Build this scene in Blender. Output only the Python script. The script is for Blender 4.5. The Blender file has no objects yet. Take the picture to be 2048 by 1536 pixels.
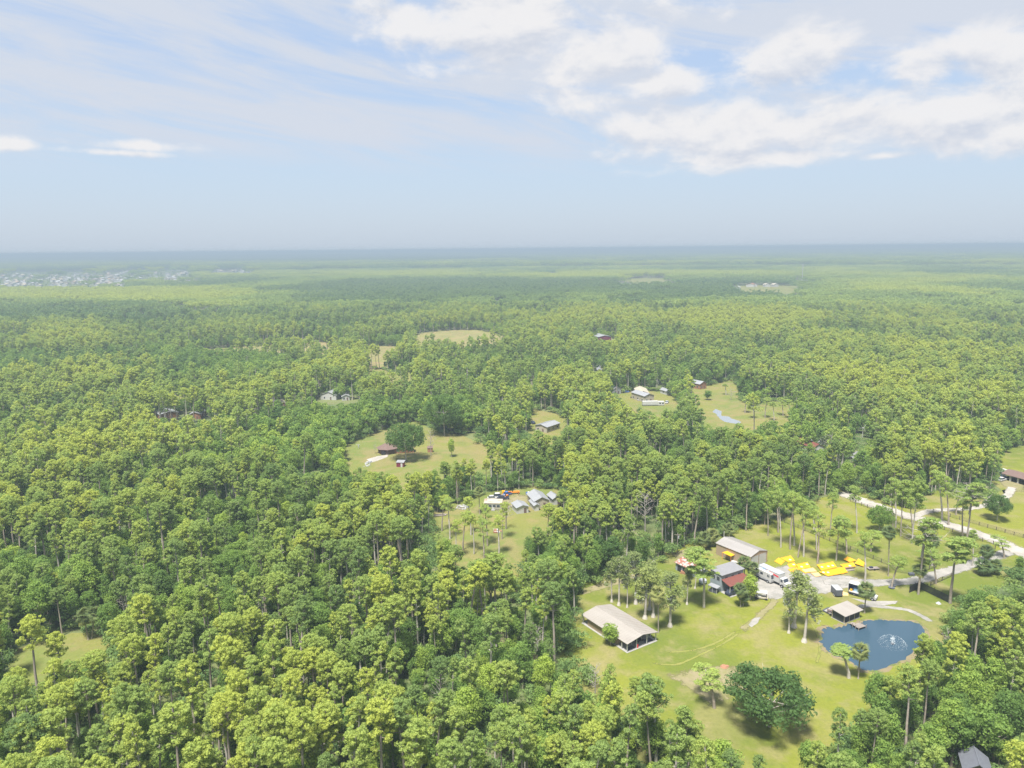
import bpy, math, random
import numpy as np
from mathutils import Matrix, Vector

S = bpy.context.scene
C = S.collection
PI = math.pi
# ------------------------------------------------------------------ camera, sky, sun, exposure
CAM_H = 100.0
FPX = 1467.0
PITCH = math.radians(10.45)
ROLL = math.radians(0.59)
_F = np.array([0, math.cos(PITCH), -math.sin(PITCH)])
_R0 = np.array([1.0, 0, 0])
_U0 = np.array([0, math.sin(PITCH), math.cos(PITCH)])
_R = _R0 * math.cos(ROLL) - _U0 * math.sin(ROLL)
_U = _U0 * math.cos(ROLL) + _R0 * math.sin(ROLL)

def ray(px, py):
    return _F * FPX + _R * (px - 1024) + _U * (768 - py)

def G(px, py, z=0.0):
    """point of the place seen at that spot of the photograph, on the level z"""
    d = ray(px, py)
    t = (z - CAM_H) / d[2]
    return Vector((d[0] * t, d[1] * t, z))

def proj(x, y, z):
    v = np.stack([np.asarray(x, float), np.asarray(y, float), np.asarray(z, float) - CAM_H], -1)
    f = v @ _F
    f = np.where(f < 1e-3, 1e-3, f)
    return 1024 + FPX * (v @ _R) / f, 768 - FPX * (v @ _U) / f

cam_d = bpy.data.cameras.new('camera')
cam_d.sensor_width = 36
cam_d.lens = 36 * FPX / 2048
cam_d.clip_start = 1
cam_d.clip_end = 200000
cam = bpy.data.objects.new('camera', cam_d)
C.objects.link(cam)
M = Matrix(((_R[0], _U[0], -_F[0], 0), (_R[1], _U[1], -_F[1], 0), (_R[2], _U[2], -_F[2], CAM_H), (0, 0, 0, 1)))
cam.matrix_world = M
S.camera = cam

SUN_DIR = Vector((-0.16, -0.34, 0.93)).normalized()
SUN_EL = math.asin(SUN_DIR.z)
SUN_AZ = math.atan2(SUN_DIR.x, SUN_DIR.y)
sun_d = bpy.data.lights.new('sun', 'SUN')
sun_d.energy = 2.9
sun_d.angle = math.radians(11.0)
sun_d.color = (1.0, 0.95, 0.86)
sun = bpy.data.objects.new('sun', sun_d)
sun.rotation_euler = SUN_DIR.to_track_quat('Z', 'Y').to_euler()
C.objects.link(sun)

S.view_settings.view_transform = 'Standard'
S.view_settings.look = 'None'
S.view_settings.gamma = 1
S.view_settings.use_curve_mapping = False
EV = 1.84
S.view_settings.exposure = EV
S.render.engine = 'CYCLES'
S.cycles.use_denoising = True
S.cycles.max_bounces = 5
S.cycles.diffuse_bounces = 4
S.cycles.glossy_bounces = 2
S.cycles.transmission_bounces = 3
S.cycles.transparent_max_bounces = 6
S.cycles.volume_bounces = 0

class NT:
    """small helper for node trees"""
    def __init__(s, tree):
        s.t = tree; s.n = tree.nodes; s.l = tree.links
    def new(s, typ, **kw):
        n = s.n.new(typ)
        for k, v in kw.items(): setattr(n, k, v)
        return n
    def put(s, sock, v):
        if isinstance(v, bpy.types.NodeSocket): s.l.new(v, sock)
        elif v is not None: sock.default_value = v
    def m(s, op, a, b=None, c=None, clamp=False):
        n = s.new('ShaderNodeMath', operation=op); n.use_clamp = clamp
        s.put(n.inputs[0], a); s.put(n.inputs[1], b)
        if c is not None: s.put(n.inputs[2], c)
        return n.outputs[0]
    def vec(s, x, y, z):
        n = s.new('ShaderNodeCombineXYZ')
        for i, v in enumerate((x, y, z)): s.put(n.inputs[i], v)
        return n.outputs[0]
    def noise(s, vec, scale, detail=4, rough=0.5, out=0, dist=0.0):
        n = s.new('ShaderNodeTexNoise')
        s.put(n.inputs['Vector'], vec); s.put(n.inputs['Scale'], scale)
        n.inputs['Detail'].default_value = detail; n.inputs['Roughness'].default_value = rough
        n.inputs['Distortion'].default_value = dist
        return n.outputs[out]
    def mix(s, f, a, b):
        n = s.new('ShaderNodeMix', data_type='RGBA')
        s.put(n.inputs[0], f)
        for i, v in ((6, a), (7, b)):
            if not isinstance(v, bpy.types.NodeSocket): v = (*v[:3], 1)
            s.put(n.inputs[i], v)
        return n.outputs[2]
    def step(s, v, a, b):
        n = s.new('ShaderNodeMapRange', interpolation_type='SMOOTHSTEP')
        s.put(n.inputs[0], v)
        n.inputs[1].default_value = a; n.inputs[2].default_value = b
        return n.outputs[0]

W = bpy.data.worlds.new('World')
S.world = W
W.use_nodes = True
w = NT(W.node_tree)
w.n.clear()
sky = w.new('ShaderNodeTexSky', sky_type='NISHITA')
sky.sun_disc = False
sky.sun_elevation = SUN_EL
sky.sun_rotation = SUN_AZ
sky.altitude = 0
sky.air_density = 1.0
sky.dust_density = 2.0
sky.ozone_density = 1.0
SKY_K = 0.08
tc = w.new('ShaderNodeTexCoord')
sep = w.new('ShaderNodeSeparateXYZ')
w.l.new(tc.outputs['Generated'], sep.inputs[0])
dx, dy, dz = sep.outputs
az = w.m('ARCTAN2', dx, dy)
el = w.m('ARCSINE', dz)

def azel(px, py):
    d = ray(px, py); d = d / np.linalg.norm(d)
    return math.atan2(d[0], d[1]), math.asin(d[2])

def blob(px, py, rx, ry, lift=0.0):
    a, e = azel(px, py); e -= lift
    u = w.m('MULTIPLY', w.m('SUBTRACT', az, a), FPX / rx)
    v = w.m('MULTIPLY', w.m('SUBTRACT', el, e), FPX / ry)
    q = w.m('SQRT', w.m('ADD', w.m('MULTIPLY', u, u), w.m('MULTIPLY', v, v)))
    return w.m('SUBTRACT', 1.0, q)

CLOUDS = [(1010, 35, 235, 125), (1190, 105, 175, 92), (1330, 165, 110, 38), (810, 30, 90, 40),
          (1560, 140, 125, 62), (1340, 262, 120, 52), (1490, 250, 190, 70), (1720, 235, 230, 78),
          (1960, 225, 200, 80), (2030, 110, 110, 75), (1830, 140, 80, 50), (1600, 312, 190, 24),
          (1770, 312, 90, 13), (285, 292, 100, 13), (240, 306, 105, 9), (10, 290, 50, 13),
          (1115, 160, 42, 20), (1440, 290, 150, 45), (1660, 275, 150, 50)]
cum = None
for b in CLOUDS:
    e = blob(*b)
    cum = e if cum is None else w.m('MAXIMUM', cum, e)
LIFT = 0.016
cum_up = None
for b in CLOUDS:
    e = blob(*b, LIFT)
    cum_up = e if cum_up is None else w.m('MAXIMUM', cum_up, e)
d3 = w.vec(dx, dy, w.m('MULTIPLY', dz, 1.9))
# the same kind of clouds goes on round the rest of the sky
field = w.m('MULTIPLY', w.m('SUBTRACT', w.noise(d3, 2.6, 2, 0.5), 0.56), 5.0)
outside = w.m('MAXIMUM', w.step(w.m('ABSOLUTE', az), 0.66, 0.85), w.step(el, 0.33, 0.45))
away = w.m('SUBTRACT', w.m('MULTIPLY', w.m('ADD', field, 4.0), outside), 4.0)
away = w.m('SUBTRACT', away, w.m('MULTIPLY', w.m('SUBTRACT', 1.0, w.step(el, 0.06, 0.13)), 3.0))
cum = w.m('MAXIMUM', cum, away)
cum_up = w.m('MAXIMUM', cum_up, away)
n1 = w.noise(d3, 8.5, 9, 0.58, dist=0.2)
up3 = w.vec(dx, dy, w.m('ADD', w.m('MULTIPLY', dz, 1.9), LIFT * 1.9))
n2 = w.noise(up3, 8.5, 9, 0.58, dist=0.2)
dens = w.m('ADD', w.m('MULTIPLY', cum, 1.30), w.m('MULTIPLY', w.m('SUBTRACT', n1, 0.465), 4.6))
a_c = w.m('MULTIPLY', w.step(dens, -0.05, 1.0), 0.94)
lit = w.step(w.m('ADD', w.m('ADD', w.m('MULTIPLY', w.m('SUBTRACT', n1, n2), 3.6), w.m('MULTIPLY', w.m('SUBTRACT', cum, cum_up), 0.45)), w.m('MULTIPLY', dens, -0.07)), -0.75, 0.25)
k = 1.0 / SKY_K
def disp(r, g, b_):
    f = lambda c: ((c / 255 + 0.055) / 1.055) ** 2.4 / 2 ** EV * k
    return (f(r), f(g), f(b_))
cloud = w.mix(lit, disp(208, 215, 228), disp(242, 241, 242))
# high thin streaks
phi = math.radians(-10)
s_ = w.m('ADD', w.m('MULTIPLY', az, math.cos(phi)), w.m('MULTIPLY', el, math.sin(phi)))
t_ = w.m('ADD', w.m('MULTIPLY', az, -math.sin(phi)), w.m('MULTIPLY', el, math.cos(phi)))
st = w.noise(w.vec(s_, w.m('MULTIPLY', t_, 7.0), 3.1), 3.4, 7, 0.62, dist=0.6)
st2 = w.noise(w.vec(s_, w.m('MULTIPLY', t_, 3.0), 9.1), 2.2, 3, 0.5)
a_s = w.m('MULTIPLY', w.step(w.m('ADD', st, w.m('MULTIPLY', st2, 0.6)), 0.64, 0.94), w.step(el, 0.075, 0.15))
a_s = w.m('MULTIPLY', a_s, 0.95)
grad = w.mix(w.step(el, 0.0, 0.13), disp(201, 214, 229), disp(194, 214, 235))
grad = w.mix(w.step(el, 0.08, 0.26), grad, disp(183, 205, 236))
base = w.mix(0.90, sky.outputs[0], grad)
c1 = w.mix(a_s, base, disp(214, 221, 233))
c2 = w.mix(a_c, c1, cloud)
bg = w.new('ShaderNodeBackground')
w.put(bg.inputs[0], c2)
bg.inputs[1].default_value = SKY_K
wo = w.new('ShaderNodeOutputWorld')
w.l.new(bg.outputs[0], wo.inputs[0])
W.cycles.sampling_method = 'MANUAL'
W.cycles.sample_map_resolution = 512

# ------------------------------------------------------------------ helpers
rng = np.random.default_rng(7)
random.seed(7)

def add_mesh(name, verts, faces, mats=(), mi=None, smooth=False):
    me = bpy.data.meshes.new(name)
    v = np.asarray(verts, dtype=np.float32).reshape(-1, 3)
    if isinstance(faces, np.ndarray):
        nf, k = faces.shape
        me.vertices.add(len(v)); me.vertices.foreach_set('co', v.ravel())
        me.loops.add(nf * k); me.loops.foreach_set('vertex_index', faces.astype(np.int32).ravel())
        me.polygons.add(nf)
        me.polygons.foreach_set('loop_start', np.arange(0, nf * k, k, dtype=np.int32))
        me.polygons.foreach_set('loop_total', np.full(nf, k, dtype=np.int32))
        me.update(calc_edges=True)
    else:
        me.from_pydata(v.tolist(), [], faces)
    for m in mats: me.materials.append(m)
    if mi is not None: me.polygons.foreach_set('material_index', np.asarray(mi, dtype=np.int32))
    if smooth: me.polygons.foreach_set('use_smooth', np.ones(len(me.polygons), dtype=bool))
    me.update()
    return me

def link(name, data, parent=None, loc=None, rz=None):
    o = bpy.data.objects.new(name, data)
    C.objects.link(o)
    if parent is not None: o.parent = parent
    if loc is not None: o.location = loc
    if rz is not None: o.rotation_euler = (0, 0, rz)
    return o

def tag(o, label=None, cat=None, group=None, kind=None):
    if label: o['label'] = label
    if cat: o['category'] = cat
    if group: o['group'] = group
    if kind: o['kind'] = kind
    return o

def thing(name, label, cat, loc=(0, 0, 0), rz=0, group=None):
    return tag(link(name, None, None, loc, rz), label, cat, group)

class MB:
    """collects boxes, bars, cylinders, polygons into one mesh"""
    def __init__(s): s.v = []; s.f = []; s.mi = []; s.cur = 0
    def mat(s, i): s.cur = i; return s
    def add(s, vs, fs):
        b = len(s.v)
        s.v += [tuple(p) for p in vs]
        s.f += [tuple(b + i for i in f) for f in fs]
        s.mi += [s.cur] * len(fs)
        return s
    def box(s, x0, x1, y0, y1, z0, z1):
        return s.add([(x0, y0, z0), (x1, y0, z0), (x1, y1, z0), (x0, y1, z0), (x0, y0, z1), (x1, y0, z1), (x1, y1, z1), (x0, y1, z1)],
                     [(0, 3, 2, 1), (4, 5, 6, 7), (0, 1, 5, 4), (1, 2, 6, 5), (2, 3, 7, 6), (3, 0, 4, 7)])
    def slab(s, pts, t):
        """polygon of 3-D points, thickened downwards by t"""
        n = len(pts)
        top = [tuple(p) for p in pts]; bot = [(p[0], p[1], p[2] - t) for p in pts]
        return s.add(top + bot, [tuple(range(n)), tuple(range(2 * n - 1, n - 1, -1))] +
                     [(i, i + n, (i + 1) % n + n, (i + 1) % n) for i in range(n)])
    def bar(s, p0, p1, r0, r1=None, n=6):
        r1 = r0 if r1 is None else r1
        p0 = Vector(p0); p1 = Vector(p1)
        d = (p1 - p0).normalized()
        a = d.orthogonal().normalized(); b = d.cross(a)
        vs = []
        for p, r in ((p0, r0), (p1, r1)):
            for i in range(n):
                q = 2 * PI * i / n
                vs.append(p + (a * math.cos(q) + b * math.sin(q)) * r)
        return s.add(vs, [(i, (i + 1) % n, n + (i + 1) % n, n + i) for i in range(n)] + [tuple(range(n - 1, -1, -1)), tuple(range(n, 2 * n))])
    def prism(s, prof, y0, y1):
        """profile in x-z extruded along y"""
        n = len(prof)
        vs = [(x, y0, z) for x, z in prof] + [(x, y1, z) for x, z in prof]
        return s.add(vs, [(i, (i + 1) % n, n + (i + 1) % n, n + i) for i in range(n)] + [tuple(range(n - 1, -1, -1)), tuple(range(n, 2 * n))])
    def mesh(s, name, mats, smooth=False):
        return add_mesh(name, s.v, s.f, mats if isinstance(mats, (list, tuple)) else [mats], s.mi, smooth)
    def build(s, name, mats, parent=None, smooth=False):
        return link(name, s.mesh(name, mats, smooth), parent)

# ------------------------------------------------------------------ materials
MATS = {}
def mat_simple(name, col, rough=0.7, metal=0.0, var=0.12, scale=0.8, spec=0.4, col2=None, thr=None, stretch=None, detail=5):
    if name in MATS: return MATS[name]
    m = bpy.data.materials.new(name); m.use_nodes = True
    t = NT(m.node_tree)
    b = m.node_tree.nodes['Principled BSDF']
    tcn = t.new('ShaderNodeTexCoord')
    vec = tcn.outputs['Object']
    if stretch:
        mp = t.new('ShaderNodeMapping'); t.l.new(vec, mp.inputs[0]); mp.inputs['Scale'].default_value = stretch; vec = mp.outputs[0]
    n = t.noise(vec, scale, detail, 0.6)
    if col2 is None: col2 = tuple(c * 0.72 for c in col)
    if thr is None:
        f = t.step(n, 0.5 - 0.30, 0.5 + 0.30)
        f = t.m('MULTIPLY', f, min(1, var * 5))
    else:
        f = t.step(n, thr, thr + 0.08)
    c = t.mix(f, col, col2)
    t.put(b.inputs['Base Color'], c)
    b.inputs['Roughness'].default_value = rough
    b.inputs['Metallic'].default_value = metal
    b.inputs['Specular IOR Level'].default_value = spec
    MATS[name] = m
    return m

def mat_leaf(name, cols, transl=0.35, nscale=0.5):
    """cols: dark, mid, light; a per-tree tint picks the place on the ramp"""
    m = bpy.data.materials.new(name); m.use_nodes = True
    t = NT(m.node_tree); t.n.clear()
    at = t.new('ShaderNodeAttribute', attribute_type='INSTANCER', attribute_name='tint')
    tcn = t.new('ShaderNodeTexCoord')
    n = t.noise(tcn.outputs['Object'], nscale, 4, 0.65)
    v = t.m('ADD', at.outputs['Fac'], t.m('MULTIPLY', t.m('SUBTRACT', n, 0.5), 0.9))
    cr = t.new('ShaderNodeValToRGB')
    t.put(cr.inputs[0], v)
    e = cr.color_ramp.elements
    e[0].position = 0.0; e[0].color = (*cols[0], 1)
    e[1].position = 1.0; e[1].color = (*cols[-1], 1)
    for i, c in enumerate(cols[1:-1]):
        x = e.new((i + 1) / (len(cols) - 1)); x.color = (*c, 1)
    d = t.new('ShaderNodeBsdfDiffuse'); t.put(d.inputs[0], cr.outputs[0])
    tr = t.new('ShaderNodeBsdfTranslucent'); t.put(tr.inputs[0], t.mix(0.35, cr.outputs[0], (cols[-1][0] * 1.1, cols[-1][1] * 1.1, cols[-1][2] * 0.7)))
    mx = t.new('ShaderNodeMixShader'); mx.inputs[0].default_value = transl
    t.l.new(d.outputs[0], mx.inputs[1]); t.l.new(tr.outputs[0], mx.inputs[2])
    o = t.new('ShaderNodeOutputMaterial'); t.l.new(mx.outputs[0], o.inputs[0])
    return m

M_PINE = mat_leaf('pine_needles', [(0.180, 0.275, 0.105), (0.330, 0.435, 0.130), (0.480, 0.540, 0.120)], 0.50)
M_HARD = mat_leaf('broad_leaves', [(0.105, 0.185, 0.066), (0.215, 0.335, 0.088), (0.400, 0.510, 0.105)], 0.50)
M_BUSH = mat_leaf('shrub_leaves', [(0.110, 0.190, 0.080), (0.190, 0.290, 0.100), (0.31, 0.40, 0.12)], 0.45)
M_PALM = mat_leaf('palm_leaves', [(0.10, 0.155, 0.07), (0.18, 0.225, 0.085), (0.34, 0.34, 0.12)], 0.35)
M_CYP = mat_leaf('cypress_leaves', [(0.17, 0.23, 0.12), (0.27, 0.33, 0.13), (0.40, 0.45, 0.14)], 0.45)
M_MOSS = mat_simple('hanging_moss', (0.36, 0.38, 0.32), 0.9, var=0.15, spec=0.1)
M_BARK = mat_simple('pine_bark', (0.38, 0.335, 0.29), 0.95, var=0.2, scale=1.5, spec=0.1, col2=(0.25, 0.21, 0.18))
M_BARKP = mat_simple('pale_bark', (0.50, 0.47, 0.43), 0.95, var=0.2, scale=1.5, spec=0.1, col2=(0.34, 0.31, 0.275))
M_DEAD = mat_simple('bleached_wood', (0.42, 0.39, 0.36), 0.95, var=0.2, scale=1.5, spec=0.1, col2=(0.26, 0.23, 0.21))

# ------------------------------------------------------------------ tree meshes
def leaves(centres, radii, nper, size, up=0.35, flat=0.8, jit=0.6, lo=0.72, g=rng, droop=0.0):
    """leaf clumps: triangles on the shells of puffs"""
    centres = np.asarray(centres, float); radii = np.asarray(radii, float)
    n = len(centres)
    c = np.repeat(centres, nper, 0); r = np.repeat(radii, nper)
    k = len(c)
    d = g.normal(size=(k, 3)); d[:, 2] += up
    d /= np.linalg.norm(d, axis=1)[:, None]
    rr = r * g.uniform(lo, 1.05, k)
    p = c + d * rr[:, None] * np.array([1, 1, flat])
    if droop: p[:, 2] -= droop * g.random(k) ** 2 * r
    nn = d + g.normal(size=(k, 3)) * jit
    nn /= np.linalg.norm(nn, axis=1)[:, None]
    a = np.cross(nn, g.normal(size=(k, 3))); a /= np.linalg.norm(a, axis=1)[:, None]
    b = np.cross(nn, a)
    s = size * g.uniform(0.6, 1.4, k)
    v = np.empty((k, 3, 3))
    v[:, 0] = p + a * s[:, None]
    v[:, 1] = p - a * (s * 0.5)[:, None] + b * (s * 0.87)[:, None]
    v[:, 2] = p - a * (s * 0.5)[:, None] - b * (s * 0.87)[:, None]
    return v.reshape(-1, 3), np.arange(k * 3).reshape(-1, 3)

def cones(segs, n=5):
    """segments (p0, p1, r0, r1) as tapered tubes, all triangles"""
    V = []; F = []; o = 0
    for p0, p1, r0, r1 in segs:
        p0 = np.asarray(p0, float); p1 = np.asarray(p1, float)
        d = p1 - p0; L = np.linalg.norm(d)
        if L < 1e-4: continue
        d /= L
        h = np.array([1.0, 0, 0]) if abs(d[0]) < 0.8 else np.array([0, 1.0, 0])
        a = np.cross(d, h); a /= np.linalg.norm(a); b = np.cross(d, a)
        q = np.arange(n) * 2 * PI / n
        ring = np.cos(q)[:, None] * a + np.sin(q)[:, None] * b
        V.append(p0 + ring * r0); V.append(p1 + ring * r1)
        for i in range(n):
            j = (i + 1) % n
            F.append((o + i, o + j, o + n + j)); F.append((o + i, o + n + j, o + n + i))
        o += 2 * n
    return np.concatenate(V), np.array(F)

def trunk_path(g, H, bend=0.5, n=5):
    p = [np.zeros(3)]
    dv = g.normal(size=2) * bend
    for i in range(1, n + 1):
        t = i / n
        p.append(np.array([dv[0] * t * t + g.normal() * 0.06 * H / 20, dv[1] * t * t + g.normal() * 0.06 * H / 20, H * t]))
    return p

def at_path(p, z):
    H = p[-1][2]; t = np.clip(z / H, 0, 1) * (len(p) - 1); i = min(int(t), len(p) - 2)
    return p[i] * (1 - (t - i)) + p[i + 1] * (t - i)

def gen_pine(g, H, R, cb, npuff, nper, size, limbs=14, sides=5, dome=0.62, rp=(0.62, 1.05)):
    """round-headed tall pine: bare trunk, open limbs, puffs of needles"""
    path = trunk_path(g, H * 0.93, 0.8)
    r0 = 0.017 * H
    segs = []
    n = len(path)
    for i in range(n - 1):
        segs.append((path[i], path[i + 1], r0 * (1 - 0.8 * i / n), r0 * (1 - 0.8 * (i + 1) / n)))
    hc = H * (1 - cb)
    cen = []; rad = []
    ends = []
    for i in range(limbs):
        q = i * 2.4 + g.uniform(-0.4, 0.4)
        f = (i + 0.5) / limbs
        zt = H * cb + hc * (0.05 + 0.72 * f)
        reach = R * math.sqrt(max(0.05, 1 - (max(0, f - 0.25) / 0.95) ** 2)) * g.uniform(0.65, 1.05)
        a = at_path(path, zt - 0.28 * reach)
        e = at_path(path, zt) + np.array([math.cos(q) * reach, math.sin(q) * reach, reach * g.uniform(0.1, 0.35)])
        m = (a + e) / 2 + np.array([0, 0, -0.08 * reach])
        rr = r0 * 0.30 * (1.1 - f * 0.6)
        segs.append((a, m, rr, rr * 0.7)); segs.append((m, e, rr * 0.7, rr * 0.25))
        ends.append((m, e, reach))
    per = max(1, npuff // limbs)
    for m, e, reach in ends:
        for j in range(per):
            t = g.uniform(0.15, 1.08)
            p = m + (e - m) * t + g.normal(size=3) * np.array([0.20, 0.20, 0.10]) * R * 0.9
            p[2] += 0.05 * R
            cen.append(p); rad.append(g.uniform(*rp))
    top = at_path(path, H * 0.93)
    for j in range(npuff // 3):
        q = g.uniform(0, 2 * PI); rr_ = R * 0.85 * math.sqrt(g.random())
        zz = H * cb + hc * (0.45 + 0.5 * math.sqrt(max(0, 1 - (rr_ / R) ** 2))) + g.normal() * 0.25
        cen.append(np.array([top[0] + math.cos(q) * rr_, top[1] + math.sin(q) * rr_, zz])); rad.append(g.uniform(*rp))
    lv, lf = leaves(cen, rad, nper, size, up=0.45, flat=0.72, jit=0.42, g=g)
    tv, tf = cones(segs, sides)
    return (tv, tf), (lv, lf)

def gen_hard(g, H, R, base, npuff, nper, size, rp=(0.9, 1.5), sides=5, limbs=7, flat=0.85, up=0.35):
    """broad, leafy tree"""
    path = trunk_path(g, H * 0.62, 0.7, 4)
    r0 = 0.022 * H
    segs = [(path[i], path[i + 1], r0 * (1 - 0.6 * i / 4), r0 * (1 - 0.6 * (i + 1) / 4)) for i in range(4)]
    cen = []; rad = []
    hz = (H - base) / 2; zc = base + hz
    lob = g.normal(size=(5, 3)); lob[:, 2] = np.abs(lob[:, 2]) * 0.7
    lob /= np.linalg.norm(lob, axis=1)[:, None]
    for i in range(npuff):
        d = g.normal(size=3); d[2] = d[2] * 0.9 + 0.15
        d /= np.linalg.norm(d)
        k = (0.80 + 0.22 * max(0, (lob @ d).max()) ** 4) * g.uniform(0.62, 1.0)
        cen.append(np.array([d[0] * (R - 0.6) * k, d[1] * (R - 0.6) * k, zc + d[2] * (hz - 0.5) * k])); rad.append(g.uniform(*rp))
    for i in range(limbs):
        q = i * 2.4; a = at_path(path, H * (0.25 + 0.3 * i / limbs))
        e = np.array([math.cos(q) * R * 0.75, math.sin(q) * R * 0.75, zc + hz * g.uniform(0.0, 0.5)])
        m = (a + e) / 2 + np.array([0, 0, -0.05 * R])
        segs += [(a, m, r0 * 0.35, r0 * 0.24), (m, e, r0 * 0.24, r0 * 0.08)]
    lv, lf = leaves(cen, rad, nper, size, up=up, flat=flat, jit=0.6, g=g)
    tv, tf = cones(segs, sides)
    return (tv, tf), (lv, lf)

def gen_bush(g, H, R, npuff, nper, size):
    cen = []; rad = []
    for i in range(npuff):
        q = g.uniform(0, 2 * PI); rr = R * math.sqrt(g.random()) * 0.8
        cen.append((math.cos(q) * rr, math.sin(q) * rr, H * (0.35 + 0.45 * math.sqrt(max(0, 1 - (rr / R) ** 2)) * g.uniform(0.7, 1)))); rad.append(R * g.uniform(0.26, 0.42))
    return leaves(cen, rad, nper, size, up=0.5, flat=0.8, jit=0.6, g=g)

def joined(parts, mats, name):
    V = []; F = []; MI = []; o = 0
    for i, (v, f) in enumerate(parts):
        V.append(v); F.append(f + o); MI.append(np.full(len(f), i)); o += len(v)
    return add_mesh(name, np.concatenate(V), np.concatenate(F), mats, np.concatenate(MI))

def two(part, mat, name): return add_mesh(name, part[0], part[1], [mat])

gg = np.random.default_rng(11)
PINES = []      # full detail: (trunk mesh, crown mesh, joined mesh, height)
for i in range(8):
    H = [18, 20, 19, 21, 17, 19, 16, 20][i]
    R = [2.35, 2.65, 1.85, 3.1, 2.0, 1.65, 1.85, 2.4][i]
    cb = [0.62, 0.66, 0.54, 0.70, 0.52, 0.58, 0.48, 0.66][i]
    t, c = gen_pine(gg, H, R, cb, [116, 130, 88, 146, 104, 72, 80, 118][i], 44, 0.14, rp=(0.30, 0.57), limbs=[13, 14, 12, 15, 13, 10, 11, 14][i])
    PINES.append((two(t, M_BARK if i % 2 else M_BARKP, 'pine_trunk'), two(c, M_PINE, 'pine_crown'), joined([t, c], [M_BARK if i % 2 else M_BARKP, M_PINE], 'pine_tree'), H))
HARDS = []
for i in range(6):
    H = [11, 13, 9, 12, 13, 8][i]; R = [2.9, 3.4, 2.4, 2.3, 3.7, 2.2][i]
    t, c = gen_hard(gg, H, R, [1.5, 2, 0.8, 1.5, 2.5, 0.5][i], [76, 96, 54, 66, 100, 48][i], 52, 0.19, rp=(0.65, 1.1))
    HARDS.append((two(t, M_BARK, 'broadleaf_trunk'), two(c, M_HARD, 'broadleaf_crown'), joined([t, c], [M_BARK, M_HARD], 'broadleaf_tree'), H))
MIDP = []       # beyond about 330 m
for i in range(6):
    t, c = gen_pine(gg, [19, 21, 20, 18, 22, 20][i], [2.6, 3.0, 2.1, 2.4, 3.1, 2.2][i], 0.60, 46, 22, 0.30, limbs=9, sides=3, rp=(0.5, 0.85))
    MIDP.append(joined([t, c], [M_BARKP if i % 2 else M_BARK, M_PINE], 'mid_pine'))
MIDH = []
for i in range(5):
    t, c = gen_hard(gg, [11, 13, 10, 14, 12][i], [3.6, 4.4, 3.1, 4.1, 3.5][i], 1.5, 42, 22, 0.36, rp=(0.7, 1.2), sides=3, limbs=4)
    MIDH.append(joined([t, c], [M_BARK, M_HARD], 'mid_broadleaf'))
BUSH = [add_mesh('shrub', *gen_bush(gg, h, r, 12, 26, 0.24), [M_BUSH]) for h, r in ((3.2, 2.6), (4.5, 3.0), (2.4, 2.8))]

# groves for the far woods: some forty crowns over 42 m squares
def grove(g, frac, size=42.0):
    V = []; F = []; MI = []; o = 0
    n = 80
    for k in range(n):
        x, y = g.uniform(-size / 2, size / 2, 2)
        pine = g.random() < frac
        H = g.uniform(15, 22) if pine else g.uniform(9, 15)
        R = g.uniform(2.2, 3.4) if pine else g.uniform(2.9, 4.5)
        np_ = 9 if pine else 10
        q = g.uniform(0, 2 * PI, np_); rr = R * np.sqrt(g.random(np_))
        cb = H * 0.62 if pine else H * 0.35
        cz = cb + (H - cb) * (0.35 + 0.5 * np.sqrt(1 - (rr / R) ** 2 * 0.95))
        cen = np.stack([x + np.cos(q) * rr, y + np.sin(q) * rr, cz], 1)
        v, f = leaves(cen, np.full(np_, R * 0.40), 7, 0.75, up=0.5, flat=0.75, jit=0.5, g=g)
        V.append(v); F.append(f + o); MI.append(np.full(len(f), 0 if pine else 1)); o += len(v)
        if pine and g.random() < 0.5:
            v, f = cones([((x, y, 0), (x, y, H * 0.8), 0.28, 0.12)], 3)
            V.append(v); F.append(f + o); MI.append(np.full(len(f), 2)); o += len(v)
    return add_mesh('far_grove', np.concatenate(V), np.concatenate(F), [M_PINE, M_HARD, M_BARKP], np.concatenate(MI))
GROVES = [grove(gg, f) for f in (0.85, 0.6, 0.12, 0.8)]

def src_collection(name, meshes):
    c = bpy.data.collections.new(name)
    for i, me in enumerate(meshes):
        o = bpy.data.objects.new('%s_%02d' % (name, i), me)
        c.objects.link(o)
    return c

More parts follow.
